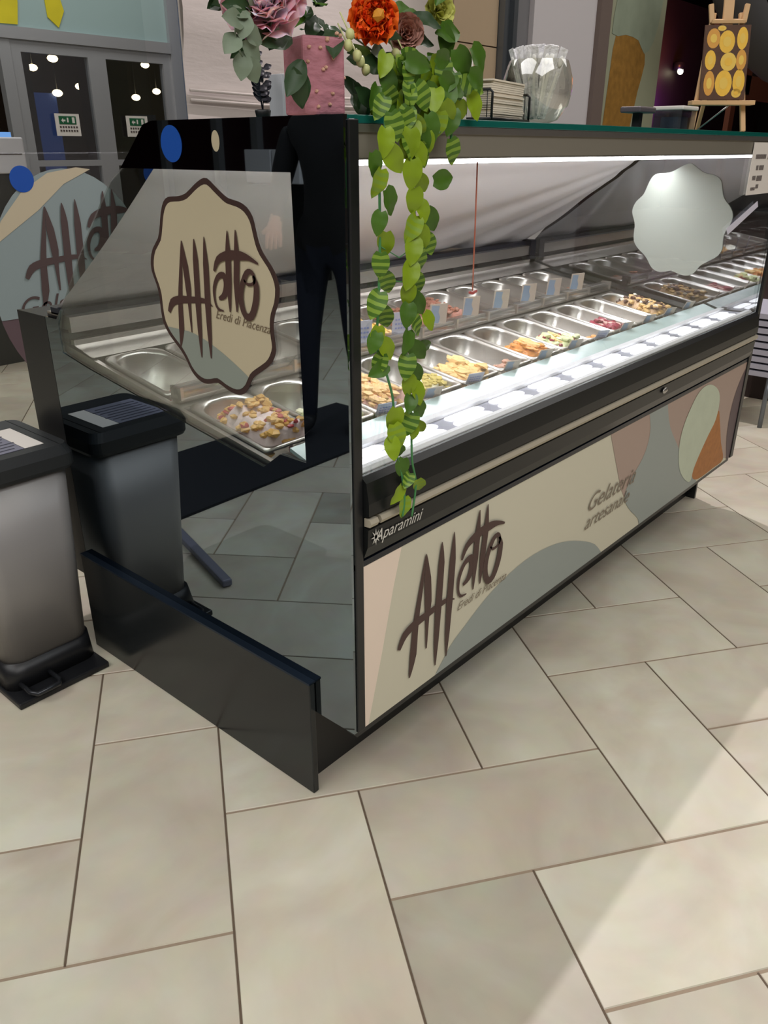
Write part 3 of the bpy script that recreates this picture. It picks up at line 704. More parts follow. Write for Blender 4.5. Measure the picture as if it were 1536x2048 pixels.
text_mesh(b, 'Eredi di Piacenza', lambda p: (-.0026, .345-p[0]*.95, 1.038+p[1]-p[0]*.06), .024, 3, .45)
b.build('badge_print', [m_badge, m_badgeteal, mat('badge_lettering', (70, 48, 44), .5), mat('badge_small_text', (112, 98, 80), .5)], badge)
bo = [(p.x-.022, p.y) for p in sm]
sheet('badge', [(0, bo)], 2.161, 2.1645, m_badgeback, endr)
# mirrored blue dot and beige lamp reflection, painted as flat discs on end panel
b = MB(); b.add([(-.0008, .434+.032*math.cos(a*PI/16), 1.341+.031*math.sin(a*PI/16)) for a in range(32)], [tuple(range(32))]); b.build('round_dot', m_blue, endl)
b = MB(); b.add([(-.0008, .305+.011*math.cos(a*PI/12), 1.345+.017*math.sin(a*PI/12)) for a in range(24)], [tuple(range(24))]); b.build('round_dot', m_badge, endl)
# opening-hours notice stuck on the front glass
t = thing('notice', 'white paper notice with dark print stuck on the right end of the front glass', 'sign', (1.92, -.002, 1.2))
b = MB(); b.box((1.83, -.003, 1.20), (2.06, -.001, 1.352)); b.build('paper', m_paper, t)
b = MB()
for (x0, x1, z0, z1) in ((1.86, 1.955, 1.305, 1.318), (1.975, 2.05, 1.303, 1.318), (1.88, 1.90, 1.272, 1.286), (1.908, 1.95, 1.272, 1.286), (1.86, 1.89, 1.243, 1.256), (1.9, 1.95, 1.24, 1.256), (1.86, 1.90, 1.213, 1.222), (1.905, 1.93, 1.218, 1.23)):
    k = x0
    while k < x1: b.box((k, -.0036, z0), (min(k+.006, x1), -.003, z1)); k += .009
b.build('print', m_papertext, t)
# orange cord behind the glass
t = thing('orange_line', 'thin orange cord inside the glass left of centre', 'line', (.43, .05, 1.31))
MB().tube([(.424, .05, 1.31), (.426, .05, 1.2), (.427, .05, 1.068)], .0016, 6).build('line', mat('orange_line', (216, 118, 92), .6), t)  # thin upright orange line drawn as a tube inside the glass
MB().tube([(.417, .05, 1.066), (.427, .05, 1.063), (.441, .05, 1.066)], .003, 6).build('line_end', mat('red_end', (190, 50, 52), .5), t)

# ================================================================== TUBS, ICE CREAM, CARDS
def rrect(w_, l_, r_, n=6, back_r=None):
    pts = []; rb = back_r or r_
    for (cx, cy, a0, rr) in ((w_/2-rb, l_/2-rb, 0, rb), (-w_/2+rb, l_/2-rb, PI/2, rb), (-w_/2+r_, -l_/2+r_, PI, r_), (w_/2-r_, -l_/2+r_, 1.5*PI, r_)):
        for k in range(n+1):
            a = a0+PI/2*k/n; pts.append((cx+rr*math.cos(a), cy+rr*math.sin(a)))
    return pts
def make_tub(wd=.162, ln=.268):
    t = thing('ice_cream_tub', 'x', 'tub', (0, 0, 0))
    b = MB(); loops = []
    for (w_, l_, z, rr, rb) in ((wd, ln, -.004, .012, .03), (wd, ln, 0, .012, .03), (wd-.008, ln-.008, .0025, .012, .04), (wd-.022, ln-.022, .001, .02, .055), (wd-.028, ln-.028, -.006, .022, .056), (wd-.034, ln-.034, -.105, .02, .05)):
        loops.append([(x, y, z) for x, y in rrect(w_, l_, rr, 6, rb)])
    n = len(loops[0]); vs = [p for lp in loops for p in lp]
    fs = [(i*n+k, i*n+(k+1) % n, (i+1)*n+(k+1) % n, (i+1)*n+k) for i in range(len(loops)-1) for k in range(n)]
    fs.append(tuple((len(loops)-1)*n+k for k in range(n)))
    b.add(vs, fs, 0, True); b.build('tub_body', m_panmetal, t, recalc=False)
    return t
SL = math.atan(.165)
X0 = .022; PT = .17
proto = None
def place_tub(k, yc, lab, grp):
    global proto
    if proto is None: proto = o = make_tub()
    else: o = copy_tree(proto)
    o.location = (X0+PT*(k+.5), yc, TZ(yc)+.002); o.rotation_euler = (SL, 0, 0); o['label'] = lab; o['group'] = grp
    return o
foodmats = {}
def fm(name, rgb, rough=.55, na=.12, ns=30):
    if name not in foodmats: foodmats[name] = mat('ice_cream_'+name, rgb, rough, noise_amt=na, noise_scale=ns, bump=.4, bump_scale=60)
    return foodmats[name]
def mound(k, yc, lab, base, ext, hgt, tops, rough_amt=.012, seed=0, grp=None, drop=-.012):
    """ext=(y0,y1) fraction of the tub length from the front; tops = [(material, count, size, shape)]"""
    rnd = random.Random(k*13+seed+int(yc*100))
    t = thing('ice_cream', lab, 'ice cream', (0, 0, 0), grp)
    wd, ln = .126, .230; nx, ny = 16, 26; vs = []; fs = []; top = {}
    y0 = -ln/2+ext[0]*ln; y1 = -ln/2+ext[1]*ln; off = rnd.random()*99
    def hz(x, y):
        s_ = (y-y0)/(y1-y0); e = 1-abs(x/(wd/2))**6*.3
        env = min(1, max(0, (1-s_)*2.6))**.6 if s_ < 1 else 0
        front = min(1, (y-y0)/.012+.6)
        n_ = noise.noise(Vector((x*22+off, y*22, 1)))*rough_amt*1.2+noise.noise(Vector((x*60+off, y*60, 5)))*rough_amt*.6
        return -.1+(.1-drop+hgt)*env*e*front+n_*env
    for j in range(ny+1):
        for i in range(nx+1):
            x = -wd/2+wd*i/nx; y = y0+(y1-y0)*j/ny
            vs.append((x, y, hz(x, y)))
    for j in range(ny):
        for i in range(nx): fs.append((j*(nx+1)+i, j*(nx+1)+i+1, (j+1)*(nx+1)+i+1, (j+1)*(nx+1)+i))
    # close down to the tub floor
    rim = [i for i in range(nx+1)]+[(j*(nx+1)+nx) for j in range(1, ny+1)]+[ny*(nx+1)+i for i in range(nx-1, -1, -1)]+[j*(nx+1) for j in range(ny-1, 0, -1)]
    b0 = len(vs)
    for q in rim: vs.append((vs[q][0], vs[q][1], -.101))
    m_ = len(rim)
    for q in range(m_): fs.append((rim[q], b0+q, b0+(q+1) % m_, rim[(q+1) % m_]))
    fs.append(tuple(b0+q for q in range(m_)))
    b = MB(); b.add(vs, fs, 0, True); b.build('scooped_mass', base, t)
    for (mm, cnt, size, shp, nm) in tops:
        b = MB()
        for _ in range(cnt):
            x = rnd.uniform(-.48, .48)*wd; s_ = rnd.random()**1.15*.82; y = y0+(y1-y0)*s_
            z = hz(x, y)+size*.25
            sc2 = (shp[0]*rnd.uniform(.7, 1.3), shp[1]*rnd.uniform(.7, 1.3), shp[2]*rnd.uniform(.7, 1.2))
            random.seed(rnd.random()); b.blob((x, y, z), size*rnd.uniform(.7, 1.2), 0, sc2, .3, 1)
        b.build(nm, mm, t)['kind'] = 'stuff'
    t.location = (X0+PT*(k+.5), yc, TZ(yc)+.003); t.rotation_euler = (SL, 0, 0)
    return t
YF, YR = .385, .712
nut = fm('nut', (226, 186, 132), .5, .25); pist = fm('pistachio', (186, 166, 84), .55, .3); orange = fm('orange', (220, 146, 62), .35, .2)
red = fm('red', (186, 52, 56), .3, .2); choc = fm('chocolate', (96, 62, 50), .4, .3); cream = fm('cream', (232, 226, 196), .4, .05)
waf = fm('wafer', (232, 192, 130), .6, .2); pinkc = fm('pink', (226, 178, 168), .45, .08); rasp = fm('raspberry', (156, 44, 68), .35, .25)
mintc = fm('mint', (224, 230, 180), .45, .05); yel = fm('yellow', (232, 190, 92), .4, .1); gold = fm('honey', (228, 176, 92), .4, .15)
hazel = fm('hazel', (196, 150, 130), .5, .1); br = fm('brown', (150, 98, 78), .5, .25); caram = fm('caramel', (214, 140, 70), .35, .15); white = fm('white', (236, 232, 220), .4, .04)
S1 = (1, 1, .6); SN = (1.2, .9, .7)
front = [
 (0, 'pink and white ice cream with golden and red pieces, nearest the left end glass', fm('palepink', (238, 214, 214), .45, .05), (.0, .97), .012, [(gold, 90, .011, S1, 'golden_pieces'), (red, 34, .010, S1, 'red_pieces')]),
 (1, 'pale green and cream ice cream, second tub from the left', mintc, (.0, .62), -.005, [(cream, 26, .013, (1, 1.2, .5), 'cream_flakes')]),
 (2, 'pink ice cream under a heap of whole nuts, left of the hanging garland', pinkc, (.0, .97), .0, [(nut, 110, .010, (1, 1.4, .8), 'nuts')]),
 (3, 'cream ice cream with chopped green-yellow pistachios behind the hanging garland', cream, (.0, .55), -.01, [(pist, 80, .009, S1, 'chopped_pistachios')]),
 (4, 'pale ice cream with a pile of broken beige biscuits, right of the garland', waf, (.0, .62), -.008, [(waf, 70, .013, (1, 1.5, .6), 'biscuit_pieces')]),
 (5, 'nearly finished pinkish-brown ice cream between the biscuit and the orange flavours', hazel, (.0, .32), -.03, [(hazel, 16, .010, S1, 'scrapings')]),
 (6, 'orange caramel ice cream in a ridged mound, front row', caram, (.0, .62), -.01, [(orange, 46, .011, (1, 1.7, .6), 'caramel_ridges'), (waf, 6, .018, (1, 1.6, .5), 'pale_peak')]),
 (7, 'pale green-white ice cream with dark red sauce and biscuit bits, front row', mintc, (.0, .62), -.01, [(mintc, 26, .014, S1, 'swirls'), (rasp, 14, .009, S1, 'red_sauce'), (waf, 18, .009, (1, 1.6, .6), 'biscuit_bits')]),
 (8, 'nearly empty orange-yellow ice cream, left of the raspberry one', gold, (.0, .26), -.035, [(orange, 14, .010, S1, 'orange_bits')]),
 (9, 'dark raspberry red ice cream with pink swirls, front row', rasp, (.0, .62), -.02, [(rasp, 22, .014, S1, 'red_lumps'), (pinkc, 16, .011, (1, 1.5, .6), 'pink_swirls')]),
 (10, 'yellow ice cream scraped down in its tub, right of the raspberry one', yel, (.0, .9), -.06, [(yel, 4, .02, (1.2, 1, .5), 'yellow_lump')]),
 (11, 'cream ice cream heaped with biscuits and dark chocolate sauce, at the right end', fm('tan', (214, 178, 140), .5, .1), (.0, .97), .006, [(waf, 50, .013, S1, 'biscuit_chunks'), (choc, 46, .012, S1, 'chocolate_chunks'), (white, 20, .010, S1, 'cream_bits')]),
]
names = {0: 'nearest the left end glass', 1: 'second from the left end glass', 2: 'just left of the hanging garland', 3: 'behind the hanging garland', 4: 'just right of the hanging garland', 5: 'holding the nearly finished pinkish-brown flavour', 6: 'holding the orange caramel flavour', 7: 'holding the pale green-white flavour', 8: 'nearly empty, left of the raspberry flavour', 9: 'holding the raspberry flavour', 10: 'holding the scraped yellow flavour', 11: 'at the far right end'}
for (k, lab, base, ext, hg, tops) in front:
    place_tub(k, YF, 'steel ice-cream tub in the front row, '+names[k], 'steel tubs in the front row')
    mound(k, YF, lab, base, ext, hg, tops, grp='ice creams in the front row')
rear = [
 (0, 'small rest of cream and red ice cream by the left end glass', cream, (.0, .22), -.03, [(red, 5, .010, S1, 'red_bits')]),
 (2, 'small orange nutty rest in the rear row beside the black band of the end glass', gold, (.0, .25), -.03, [(nut, 14, .009, S1, 'nuts')]),
 (3, 'smooth white ice cream in the rear row, left of the garland', white, (.0, .6), -.01, []),
 (4, 'yellow ice cream with nuts in the rear row behind the garland', yel, (.0, .97), -.005, [(nut, 60, .009, (1, 1.4, .7), 'nuts')]),
 (5, 'brown ice cream with darker crumbs in the rear row, left of two', br, (.0, .97), .004, [(br, 70, .009, S1, 'crumbs')]),
 (6, 'high mound of reddish-brown chocolate ice cream in the rear row', fm('redbrown', (158, 100, 84), .45, .25), (.0, .97), .012, [(br, 60, .011, S1, 'crumbs')]),
 (7, 'thin brown rest of ice cream in the rear row right of the chocolate mound', br, (.0, .3), -.05, []),
 (8, 'rest of brown ice cream with a red piece in the rear row', br, (.0, .2), -.045, [(red, 2, .010, S1, 'red_piece')]),
 (9, 'pale green pistachio rest in the rear row', fm('sage', (176, 178, 120), .5, .2), (.0, .3), -.03, [(pist, 10, .010, S1, 'pistachio_lumps')]),
 (10, 'brown chocolate rest in the rear row, second from the right', br, (.0, .4), -.03, [(br, 20, .009, S1, 'crumbs')]),
 (11, 'grey-brown rest in the rear tub at the right end', fm('greybrown', (140, 116, 104), .5, .2), (.0, .5), -.03, [(br, 14, .009, S1, 'crumbs')]),
]
rn = {0: 'nearest the left end glass', 1: 'empty, second from the left end glass', 2: 'beside the black band of the end glass', 3: 'holding the smooth white flavour', 4: 'holding the yellow nutty flavour', 5: 'holding the brown crumbed flavour', 6: 'under the high chocolate mound', 7: 'right of the high chocolate mound', 8: 'with a red piece in it', 9: 'with the pale green rest', 10: 'with the brown chocolate rest', 11: 'at the right end'}
for k in range(12): place_tub(k, YR, 'steel ice-cream tub in the rear row, '+rn[k], 'steel tubs in the rear row')
for (k, lab, base, ext, hg, tops) in rear: mound(k, YR, lab, base, ext, hg, tops, grp='ice creams in the rear row')
# flavour cards
m_cardw = mat('card_white', (168, 170, 186), .5); m_cardb = mat('card_blue', (132, 152, 176), .5); m_cardo = mat('card_orange', (184, 172, 160), .5); m_cardt = mat('card_print', (120, 130, 180), .6)
def card(k, x, y, z, wd, hg, tilt, lab, grp, kind, rz=-.35):
    t = thing('flavour_card', lab, 'card', (0, 0, 0), grp)
    MB().box((-wd/2, -.0008, 0), (wd/2, .0008, hg)).build('card_sheet', m_cardw if kind == 2 else m_cardo, t)
    b = MB()
    if kind == 2:
        for q in range(3):
            for c_ in range(5): b.box((-wd*.36+c_*wd*.15, -.0014, hg*(.62-.2*q)), (-wd*.36+c_*wd*.15+wd*.1, -.0009, hg*(.70-.2*q)))
        b.build('card_text', m_cardt, t)
    else:
        flat_poly(b, [(-wd*.46, hg*.08), (wd*.05, hg*.05), (wd*.12, hg*.35), (-.0, hg*.6), (wd*.05, hg*.9), (-wd*.4, hg*.95)], Y(-.0013), 0); b.build('card_picture', m_cardb, t)
    b = MB(); b.box((-wd*.3, -.001, -.008), (-wd*.2, .003, .004)); b.build('card_clip', m_clearplast, t)
    t.location = (x, y, z); t.rotation_euler = (tilt, 0, rz)
fl = ['pink golden', 'pale green and cream', 'whole-nut', 'pistachio', 'beige biscuit', 'pinkish-brown', 'orange caramel', 'green-white', 'nearly empty orange', 'raspberry', 'scraped yellow', 'chocolate and biscuit']
for k in range(12):
    card(k, X0+PT*(k+1)-.035, .203, .797, .046, .034, .5, 'small flavour card on the front lip at the %s ice cream' % fl[k], 'flavour cards on the front lip', 2 if k in (1, 3, 7) else 1)
rf = {0: None, 3: 'smooth white', 4: 'yellow nutty', 5: 'brown crumbed', 6: 'high chocolate mound', 7: 'thin brown rest', 8: 'red piece', 9: 'pale green rest', 10: 'second last chocolate rest'}
for k in (3, 4, 5, 6, 7, 8, 9, 10):
    card(k, X0+PT*(k+.5)+.02, .555, .852, .062, .062, .12, 'upright flavour card on the divider rail at the %s ice cream' % rf[k], 'flavour cards on the divider rail', 2 if k in (3, 4) else 1)

# ================================================================== ON THE COUNTER
ZT = H
class Fr:                                     # local frame: x along width, y towards tip, z normal
    def __init__(s, o, d, up):
        s.o = Vector(o); s.d = Vector(d).normalized(); s.s = s.d.cross(Vector(up))
        if s.s.length < 1e-3: s.s = s.d.cross(Vector((1, .2, 0)))
        s.s.normalize(); s.n = s.s.cross(s.d)
    def __call__(s, x, y, z): return s.o+s.s*x+s.d*y+s.n*z
def leaf(mb, o, d, up, ln, wd, mi=0, mi2=None, heart=False, curl=.25):
    F = Fr(o, d, up); n = 8; vs = []; fs = []; mis = []
    for j in range(n+1):
        t = j/n
        if heart: wj = wd*(math.sin(PI*min(1, t*.93+.07))**.62)*(1-.45*t); yy = ln*(t-.06*math.cos(t*2))
        else: wj = wd*math.sin(PI*(t*.96+.02))**.9; yy = ln*t
        zc = -curl*ln*t*t
        for i, q in enumerate((-1, -.55, 0, .55, 1)):
            ripple = .03*ln*math.sin(t*14)*abs(q)
            vs.append(F(wj/2*q, yy-(.10*ln*abs(q) if heart and j < 3 else 0)*(1-t*2), zc+abs(q)*wj*.16+ripple))
    b0 = len(mb.v); mb.v += [tuple(v) for v in vs]
    for j in range(n):
        for i in range(4):
            mb.f.append((b0+j*5+i, b0+j*5+i+1, b0+(j+1)*5+i+1, b0+(j+1)*5+i)); mb.sm.append(True)
            mb.mi.append(mi2 if (mi2 is not None and j % 2 == 1) else mi)
def petal(mb, o, d, up, ln, wd, cup, mi=0, ruff=.06):
    F = Fr(o, d, up); n, m_ = 6, 6; b0 = len(mb.v); ph = random.random()*6
    for j in range(n+1):
        t = j/n; wj = wd*(math.sin(PI*(t*.72+.1)))**.8
        for i in range(m_+1):
            q = -1+2*i/m_
            z = cup*ln*(t**2)*.8+abs(q)**2*wj*.28+ruff*ln*math.sin(q*7+ph)*t
            mb.v.append(tuple(F(wj/2*q, ln*t*(1-.08*abs(q)), z)))
    for j in range(n):
        for i in range(m_):
            a = b0+j*(m_+1)+i; mb.f.append((a, a+1, a+m_+2, a+m_+1)); mb.sm.append(True); mb.mi.append(mi)
def bloom(name, c, rad, mats_, parent, layers=5, toward=(-.7, -.65, .1), per=8, ruff=.08, seed=1):
    random.seed(seed); ax = Vector(toward).normalized(); a = ax.cross(Vector((0, 0, 1))).normalized(); b_ = ax.cross(a)
    mb = MB(); c = Vector(c)
    for l in range(layers):
        t = l/(layers-1); open_ = 1.45-1.2*t
        for k in range(per-int(t*2)):
            th = 2*PI*(k+.5*(l % 2))/(per-int(t*2))+random.uniform(-.15, .15)
            out = a*math.cos(th)+b_*math.sin(th)
            d = (out*math.sin(open_)+ax*math.cos(open_)).normalized()
            petal(mb, c-ax*rad*.35+ax*t*rad*.1, d, ax if t < .5 else ax, rad*(1.05-.25*t), rad*(1.05-.3*t), .35 if t < .5 else .1, l % len(mats_), ruff)
    return mb.build(name, mats_, parent, recalc=False)
def dbl(m): m.use_backface_culling = False; return m
m_leafd = mat('leaf_dark_green', (40, 66, 34), .5, noise_amt=.3, noise_scale=20)
m_leafm = mat('leaf_mid_green', (66, 102, 24), .45, noise_amt=.25, noise_scale=20)
m_leafy = mat('leaf_yellow_green', (126, 152, 22), .45, noise_amt=.2, noise_scale=14)
m_leafv = mat('leaf_vein_lime', (120, 150, 50), .5)
m_euc = mat('eucalyptus_grey_green', (112, 126, 106), .6, noise_amt=.15, noise_scale=14)
m_stem = mat('vine_stem_green', (70, 132, 78), .5)
m_pinkA = mat('peony_pink', (252, 208, 218), .6, sss=.7, noise_amt=.12, noise_scale=10); m_pinkB = mat('peony_deep_pink', (248, 188, 202), .6, sss=.7)
m_or = mat('orange_petal', (252, 112, 26), .55, noise_amt=.25, noise_scale=20); m_or2 = mat('orange_petal_deep', (244, 84, 18), .55)
m_rose = mat('dusty_rose', (196, 148, 134), .7, noise_amt=.2, noise_scale=14)
VC = Vector((.026, .085, ZT))
t = thing('flower_vase', 'pink wrapped square vase with pink, orange and dusty rose flowers on the case top', 'vase', tuple(VC))
b = MB(); cs = []
for k in range(4):
    a = math.radians(-18)+PI/2*k; cs.append((VC.x+.050*math.cos(a+PI/4), VC.y+.050*math.sin(a+PI/4)))
b.prism(cs, 2, ZT, ZT+.105)
vb = b.build('vase_body', mat('pink_wrapping', (178, 118, 130), .6, noise_amt=.35, noise_scale=28, bump=.5, bump_scale=30, stretch=(1, 1, 2.2)), t, bevel=.004)
b = MB(); random.seed(3)
for _ in range(26):
    k = random.choice([2, 3, 3, 2]); a_ = Vector((*cs[k], 0)); c_ = Vector((*cs[(k+1) % 4], 0)); q = a_.lerp(c_, random.uniform(.08, .92)); nrm = (q-Vector((VC.x, VC.y, 0))).normalized()
    b.blob((q.x+nrm.x*.001, q.y+nrm.y*.001, ZT+random.uniform(.008, .11)), .0034, 0, (1, 1, .8), .2, 1)
b.build('printed_blossoms', mat('wrapping_blossom', (206, 164, 140), .6), vb)
bloom('pink_peony', (-.098, .055, 1.522), .062, [m_pinkA, m_pinkB], t, 6, (-.66, -.66, .25), 9, .09, 4)
bloom('orange_flower', (.108, .035, 1.515), .040, [m_or, m_or2], t, 5, (-.7, -.68, .2), 9, .18, 6)
bloom('dusty_rose', (.205, .05, 1.505), .030, [m_rose], t, 5, (-.6, -.7, 0), 7, .05, 8)
bloom('lime_flower', (.305, .06, 1.548), .030, [mat('lime_petal', (206, 208, 112), .6)], t, 3, (-.3, -.8, .1), 7, .05, 9)
b = MB(); b.blob((.096, .016, 1.518), .010, 0, (1, 1, 1), .4, 1); b.build('flower_centre', mat('flower_centre_ochre', (206, 140, 40), .6), t)
b = MB(); random.seed(5)
for (x, y, z) in [(x_-.045, y_-.01, z_) for x_, y_, z_ in [(.10, .05, 1.475), (.115, .045, 1.462), (.128, .05, 1.455), (.105, .05, 1.49), (.20, .04, 1.47), (.215, .04, 1.452), (.228, .04, 1.465), (.245, .035, 1.445), (.14, .05, 1.445)]]:
    if x > .14 and len(b.v) and not getattr(b, 'cut', 0): b.build('berries', mat('pale_berries_left', (196, 200, 140), .45), t); b = MB(); b.cut = 1
    b.blob((x, y, z), .0072, 0, (1, 1, 1.2), .1, 2); b.tube([(x, y, z), (x, y+.02, z+.03)], .0012, 5)
b.build('berries', mat('pale_berries', (196, 200, 140), .45), t)
# leaves of the bouquet
b = MB(); random.seed(21)
for _ in range(120):
    th = random.uniform(0, 2*PI); rr = random.uniform(.02, .15)
    px = .06+rr*math.cos(th)*1.45; py = .10+random.uniform(-.05, .06); pz = 1.52+rr*.75*math.sin(th)
    if px < -.05 and pz < 1.52: continue
    if pz < 1.47 and px < .08: continue
    if abs(px+.098) < .06 and py < .09: continue
    d = Vector((px-.10+random.uniform(-.05, .05), -.07+random.uniform(-.05, .05), pz-1.52+random.uniform(-.06, .04)))
    leaf(b, (px, py, pz), d, (-.4, -.8, .5), random.uniform(.04, .065), random.uniform(.022, .032), random.choice([0, 0, 0, 1]))
for (px, pz, dx, dz, ln) in ((q_[0]-.035, *q_[1:]) for q_ in ((-.02, 1.475, -.7, .0, .075), (.0, 1.45, -.5, -.5, .06), (-.02, 1.44, .2, -1, .055), (-.005, 1.44, -.1, -1, .05), (.11, 1.42, .8, -.5, .05), (.12, 1.45, .9, .1, .06), (-.10, 1.53, -.6, .4, .06), (-.09, 1.5, -.8, .1, .05), (.31, 1.55, .4, .8, .07), (.31, 1.51, .7, .1, .07), (.29, 1.48, .6, -.6, .06), (.33, 1.53, .2, -.9, .06))):
    leaf(b, (px, .045, pz), (dx, -.15, dz), (-.6, -.8, .2), ln, ln*.52, 1 if px > .1 else 0)
b.build('bouquet_leaves', [m_leafd, m_leafm], t, recalc=False)
b = MB(); random.seed(12)
stem = [(-.08, .06, 1.51), (-.13, .05, 1.505), (-.160, .04, 1.490), (-.163, .04, 1.465), (-.153, .04, 1.445)]
b.tube(stem, .0015, 6, 0)
for (x, y, z, dx, dz) in ((-.085, .055, 1.485, -.3, .3), (-.10, .055, 1.48, -1, -.1), (-.11, .05, 1.475, -.4, -.6), (-.115, .05, 1.462, -1, .2), (-.12, .05, 1.455, .9, -.3), (-.125, .05, 1.448, -.8, -.5), (-.122, .05, 1.44, .8, -.5), (-.118, .05, 1.43, -.4, -1), (-.116, .05, 1.425, .5, -1), (-.07, .055, 1.475, .1, -1)):
    leaf(b, (x-.032, y-.01, z+.022), (dx, -.25, dz), (-.5, -.8, .3), .036, .027, 0)
b.build('eucalyptus_sprig', m_euc, t, recalc=False)
b = MB()
b.tube([(.06, .06, 1.50), (.17, .055, 1.46), (.24, .05, 1.43)], .0015, 6)
for (x, z) in ((.17, 1.465), (.19, 1.47), (.21, 1.44), (.23, 1.45), (.18, 1.44), (.25, 1.47), (.2, 1.42), (.26, 1.44), (.15, 1.47), (.24, 1.42)):
    leaf(b, (x, .05, z), (random.uniform(-.8, .8), -.3, random.uniform(-1, .3)), (-.5, -.8, .3), .04, .03, 0)
b.build('trailing_eucalyptus', m_euc, t, recalc=False)
# hanging ivy
t = thing('ivy_garland', 'artificial ivy garland with yellow-green leaves hanging over the front glass', 'garland', (.13, .02, ZT))
SA = [(.12, .05, 1.41), (.085, .0, 1.405), (.06, -.03, 1.365), (.042, -.035, 1.30), (.048, -.03, 1.20), (.044, -.03, 1.10), (.04, -.03, 1.03), (.062, -.03, .985), (.082, -.03, .93), (.082, -.03, .88), (.072, -.035, .86), (.098, -.035, .80), (.105, -.04, .74), (.10, -.04, .70)]
SB = [(.17, .05, 1.42), (.14, .0, 1.40), (.115, -.03, 1.36), (.12, -.035, 1.29), (.135, -.03, 1.22), (.122, -.03, 1.13), (.118, -.03, 1.05), (.12, -.03, .98), (.130, -.03, .92), (.135, -.03, .86), (.133, -.035, .80), (.145, -.035, .75), (.128, -.04, .69)]
SCc = [(.22, .05, 1.43), (.215, .0, 1.41), (.225, -.03, 1.38), (.228, -.03, 1.34)]
b = MB()
def dense(P_, k=6):
    out = []; V = [Vector(p) for p in P_]
    for i in range(len(V)-1):
        p0, p1, p2, p3 = V[max(i-1, 0)], V[i], V[i+1], V[min(i+2, len(V)-1)]
        for q in range(k):
            s_ = q/k; out.append(.5*((2*p1)+(-p0+p2)*s_+(2*p0-5*p1+4*p2-p3)*s_*s_+(-p0+3*p1-3*p2+p3)*s_**3))
    return out+[V[-1]]
for S_ in (SA, SB, SCc): b.tube(dense(S_), .0022, 6)
b.tube([(.05, -.03, 1.19), (.09, -.035, 1.17), (.125, -.03, 1.18)], .001, 5); b.tube([(.048, -.03, 1.14), (.10, -.035, 1.13), (.125, -.03, 1.12)], .001, 5)
b.build('vine_stem', m_stem, t)
b = MB(); random.seed(77)
def gl(x, y, z, dx, dz, ln=.04, k=None):
    leaf(b, (x, y, z), (dx, -.12+random.uniform(-.3, .25), dz), (-.55+random.uniform(-.5, .5), -.8, .15+random.uniform(-.3, .3)), ln*.95, ln*.92, random.choice([0, 0, 1]) if k is None else k, 2 if random.random() < .4 else None, True)
for S_, lo, hi, st in ((SA, 1.39, 1.0, .024), (SB, 1.39, .86, .016)):
    D = dense(S_, 10); acc = 0; side = 1
    for i in range(1, len(D)):
        acc += (D[i]-D[i-1]).length
        if D[i].z < hi: break
        if acc > st:
            acc = 0; side = -side
            gl(D[i].x+side*.006, D[i].y-.008, D[i].z+.01, side*random.uniform(.05, .75), -1, random.uniform(.034, .046))
for (x, z, dx, dz, ln, k) in ((.02, 1.325, .3, -1, .038, 0), (.215, 1.345, .35, -1, .042, 0), (.175, 1.285, 1, .1, .044, 0), (.155, 1.24, .5, -1, .042, 0), (.155, 1.20, .3, -1, .036, 0), (.155, 1.07, .5, -1, .036, 1), (.03, 1.055, -.5, -.9, .036, 0), (.05, 1.0, -.9, -.3, .040, 0), (.145, 1.02, .8, -.5, .036, 0),
    (.078, .915, -.1, -1, .046, 1), (.074, .885, .1, -1, .046, 1), (.068, .862, -.3, -1, .040, 1), (.082, .845, .5, -.8, .036, 0), (.10, .815, -.2, -1, .036, 0), (.095, .762, -.6, -.7, .040, 1), (.105, .735, -.2, -1, .040, 1), (.132, .87, -.3, -1, .026, 1), (.145, .76, .5, -1, .036, 1), (.12, .78, -.7, -.4, .034, 0)):
    gl(x, -.04, z, dx, dz, ln, k)
for _ in range(70):
    x = random.uniform(.11, .31); z = random.uniform(1.385, 1.47) if x < .26 else random.uniform(1.40, 1.49)
    gl(x, random.uniform(-.03, .04), z, random.uniform(-.6, .9), random.uniform(-1, -.1), random.uniform(.034, .05))
for (x, z) in ((.10, 1.385), (.12, 1.37), (.14, 1.36), (.16, 1.38), (.19, 1.385), (.13, 1.34), (.10, 1.35), (.155, 1.355), (.20, 1.40), (.225, 1.39)):
    gl(x, -.035, z, random.uniform(-.5, .6), -1, .042)
b.build('ivy_leaves', [m_leafm, m_leafy, m_leafv], t, recalc=False)
# dark sprig and small white box behind the vase
t = thing('dark_sprig', 'dark leafy sprig in a tiny pot behind the vase', 'plant', (.195, .40, ZT))
MB().lathe([(.012, 0), (.016, .02), (.014, .022)], (.195, .40, ZT), 12).build('pot', m_black, t)
b = MB(); random.seed(31)
for s_ in range(5):
    top = Vector((.195+random.uniform(-.022, .022), .40+random.uniform(-.01, .01), ZT+random.uniform(.09, .13)))
    b.tube([(.195, .40, ZT+.015), tuple(top)], .001, 5)
    for q in range(9):
        p = Vector((.195, .40, ZT+.015)).lerp(top, .25+.75*q/8); leaf(b, p, (random.choice([-1, 1]), -.3, .6), (-.5, -.8, .3), .022, .012, 0)
b.build('sprig_leaves', mat('near_black_leaf', (28, 26, 40), .5), t, recalc=False)
tag(MB().box((.235, .385, ZT), (.275, .425, ZT+.085)).build('small_box', mat('pale_grey_card', (188, 188, 194), .6), loc=(.255, .405, ZT), bevel=.001), 'small pale grey box standing behind the pink vase', 'box')
